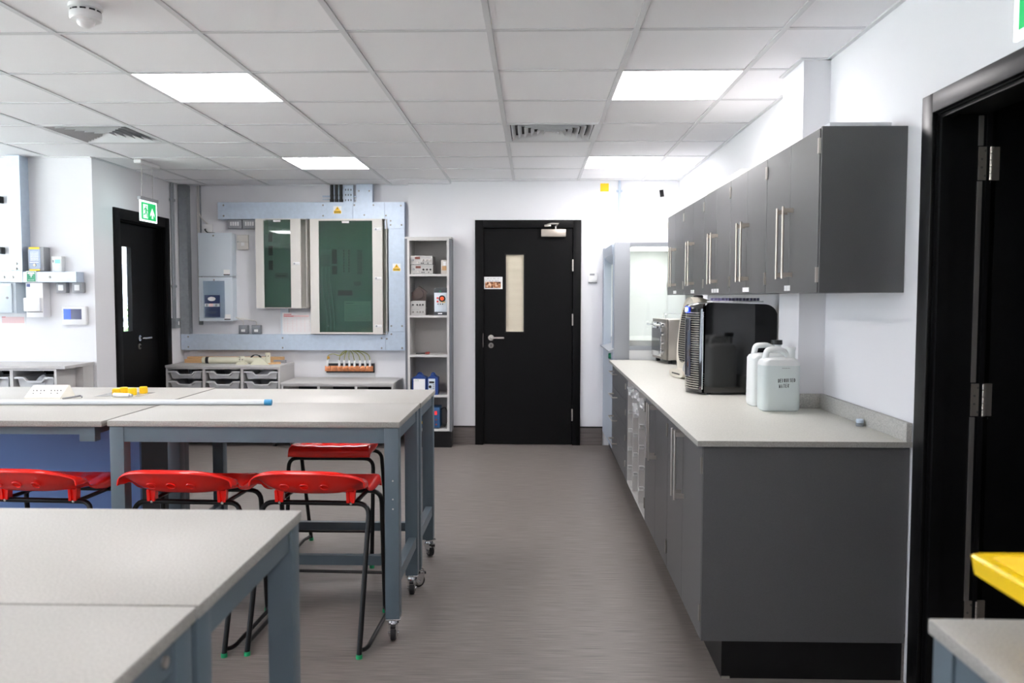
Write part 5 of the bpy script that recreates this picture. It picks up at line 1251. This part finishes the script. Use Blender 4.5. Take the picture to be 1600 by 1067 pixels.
# yellow tray on the right table
t = thing('yellow_tray', 'yellow plastic storage tray on bottom right table', 'tray', (.95, 1.05, TT))
def tsec(z, ox, r, gx=0):
    x0, x1, y0, y1 = .725+ox, 1.20-ox, .86+ox, 1.135-ox; pts = []
    for (cx, cy, a0) in ((x1-r, y1-r, 0), (x0+r, y1-r, PI/2), (x0+r, y0+r, PI), (x1-r, y0+r, 3*PI/2)):
        for k_ in range(6): a = a0+PI/2*k_/5; pts.append((cx+r*math.cos(a), cy+r*math.sin(a), TT+z))
    return pts
S = [tsec(*q) for q in ((.0, .050, .015), (.004, .044, .02), (.030, .012, .018), (.056, -.006, .015), (.058, -.022, .014), (.076, -.030, .014), (.078, -.046, .014), (.092, -.052, .014), (.094, -.074, .012), (.120, -.078, .012), (.123, -.074, .012), (.123, -.058, .012), (.110, -.050, .012), (.085, -.024, .014), (.05, .004, .015), (.012, .045, .015))]
b = B(); n = len(S[0]); vs = [p for q in S for p in q]
b._add(vs, [[k_*n+i, k_*n+(i+1) % n, (k_+1)*n+(i+1) % n, (k_+1)*n+i] for k_ in range(len(S)-1) for i in range(n)]+[list(range(n))[::-1], [(len(S)-1)*n+i for i in range(n)]]); b.done('body', YEL, t)

# ================================================================== STOOLS
def make_stool():
    t = thing('lab_stool', '', 'stool', (0, 0, 0), 'red lab stools under the tables')
    # local frame: +y is the front of the seat, z up
    zt, fy, by = .56, .235, -.235
    bt, ft = -.045, .175
    hw = .222
    fr = B().tube([(-hw, by, .012), (-hw, bt, zt), (hw, bt, zt), (hw, by, .012)], .0105, 12, bend=.05); fr.done('back_hoop', TUBE, t, world=False)
    fr = B().tube([(-hw, fy, .012), (-hw, ft, zt), (hw, ft, zt), (hw, fy, .012)], .0105, 12, bend=.05); fr.done('front_hoop', TUBE, t, world=False)
    for s in (-1, 1):
        B().tube([(s*hw, by+.006, .03), (s*(hw+.012), by+.03, .022), (s*(hw+.022), by+.06, .022), (s*(hw+.022), fy-.06, .022), (s*(hw+.012), fy-.03, .022), (s*hw, fy-.006, .03)], .009, 10, bend=.02).done('runner', TUBE, t, world=False)
        for y in (by, fy): B().cyl((s*hw, y, 0), (s*hw, y, .016), .0125, 12).done('rubber_foot', GREENF, t, world=False)
        B().tube([(s*.16, bt, zt), (s*.16, ft, zt)], .009, 8).done('seat_bearer', TUBE, t, world=False)
    yb = fy+(ft-fy)*(.185-.012)/(zt-.012)
    B().tube([(-hw, yb, .185), (hw, yb, .185)], .007, 8).done('foot_bar', TUBE, t, world=False)
    # shell
    prof = [(.222, .570), (.222, .600), (.217, .618), (.200, .627), (.150, .622), (.08, .612), (.0, .606), (-.06, .606), (-.11, .614), (-.148, .634), (-.180, .664), (-.202, .696), (-.216, .719), (-.231, .730), (-.247, .728), (-.252, .717)]
    us = [-1.035, -1.03, -1.0]+[-1+2*i/22 for i in range(1, 22)]+[1.0, 1.03, 1.035]
    rows = []
    for k_, (d, z) in enumerate(prof):
        bk = max(0, min(1, (-d-.03)/.17)); row = []
        for u in us:
            s = min(1, abs(u)); sk = 0
            wv = .205+.02*bk
            x = max(-1, min(1, u))*wv; dd, zz = d, z
            dd += bk*.085*s**3.2;             zz += (1-bk)*.010*s**2*(1 if 4 <= k_ <= 9 else .3)
            if d < -.05:
                tt = min(1, (-d-.05)/.07)*s**3.8; zz += tt*(.672-zz)*.88
            if 3 <= k_ <= 9:
                for px_ in (-.13, -.045, .045, .13):
                    for py_ in (.15, .07, -.01): zz -= .010*math.exp(-((x-px_)**2+(d-py_)**2)/.00045)
            if abs(u) > 1:
                m_ = (abs(u)-1)/.035; sg = 1 if u > 0 else -1
                x += sg*(.004 if m_ < .9 else .007); drop = (.010 if m_ < .9 else .045)*max(0, min(1, (d+.05)/.14))+(.008 if m_ < .9 else .030)*bk
                if k_ == 0: drop = 0
                zz = max(.570, zz-drop) if k_ < 10 else zz-drop
            row.append((x, dd, zz))
        rows.append(row)
    sb = B().grid(rows); seat = sb.done('seat', RED, t, world=False)
    md = seat.modifiers.new('thickness', 'SOLIDIFY'); md.thickness = .007; md.offset = 0
    sd = seat.modifiers.new('smooth', 'SUBSURF'); sd.levels = 1; sd.render_levels = 1
    for x in (-.085, -.005, .075):
        c = Vector((x, -.176, .658)); n = Vector((0, -.72, -.69)).normalized(); a = Vector((1, 0, 0)); e = n.cross(a)
        B().tube([c+n*.004+(a*math.cos(2*PI*i/20)+e*math.sin(2*PI*i/20))*.017 for i in range(20)], .0028, 6, closed=True).done('moulded_ring', RED, seat, world=False)
    for x in (-.148, .148):
        b = B()
        for q in (-1, 1): b.prism([(x+q*.010-.007, zt+.004), (x+q*.010+.005, zt+.004), (x+q*.015+.006, zt+.062), (x+q*.015-.004, zt+.05)], 'y', bt-.016, bt-.003)
        b.prism([(x-.012, zt), (x+.012, zt), (x+.014, zt+.05), (x-.014, zt+.05)], 'y', bt-.008, bt+.02)
        b.done('seat_clip', RED, seat, world=False)
    for x in (-.148, .148):
        B().lathe([(.006, 0), (.005, -.003), (.001, -.004)], (x, bt-.0095, zt), 8, 'y').done('rivet', STEEL, t, world=False)
    return t
st = make_stool()
places = [(-.884, 3.325, math.radians(-2), 'red stool on black tube frame, rightmost in front of middle table'), (-1.412, 3.323, math.radians(-2), 'red stool on black tube frame, middle of three front stools'),
          (-2.03, 3.33, math.radians(-3), 'red stool on black tube frame, cut by the left edge'), (-1.052, 4.376, math.radians(180), 'red stool facing the camera on the far side of middle tables')]
for i, (x, y, r, lab) in enumerate(places):
    s = st if i == 0 else dup(st)
    s.location = (x, y, 0); s.rotation_euler = (0, 0, r); s['label'] = lab
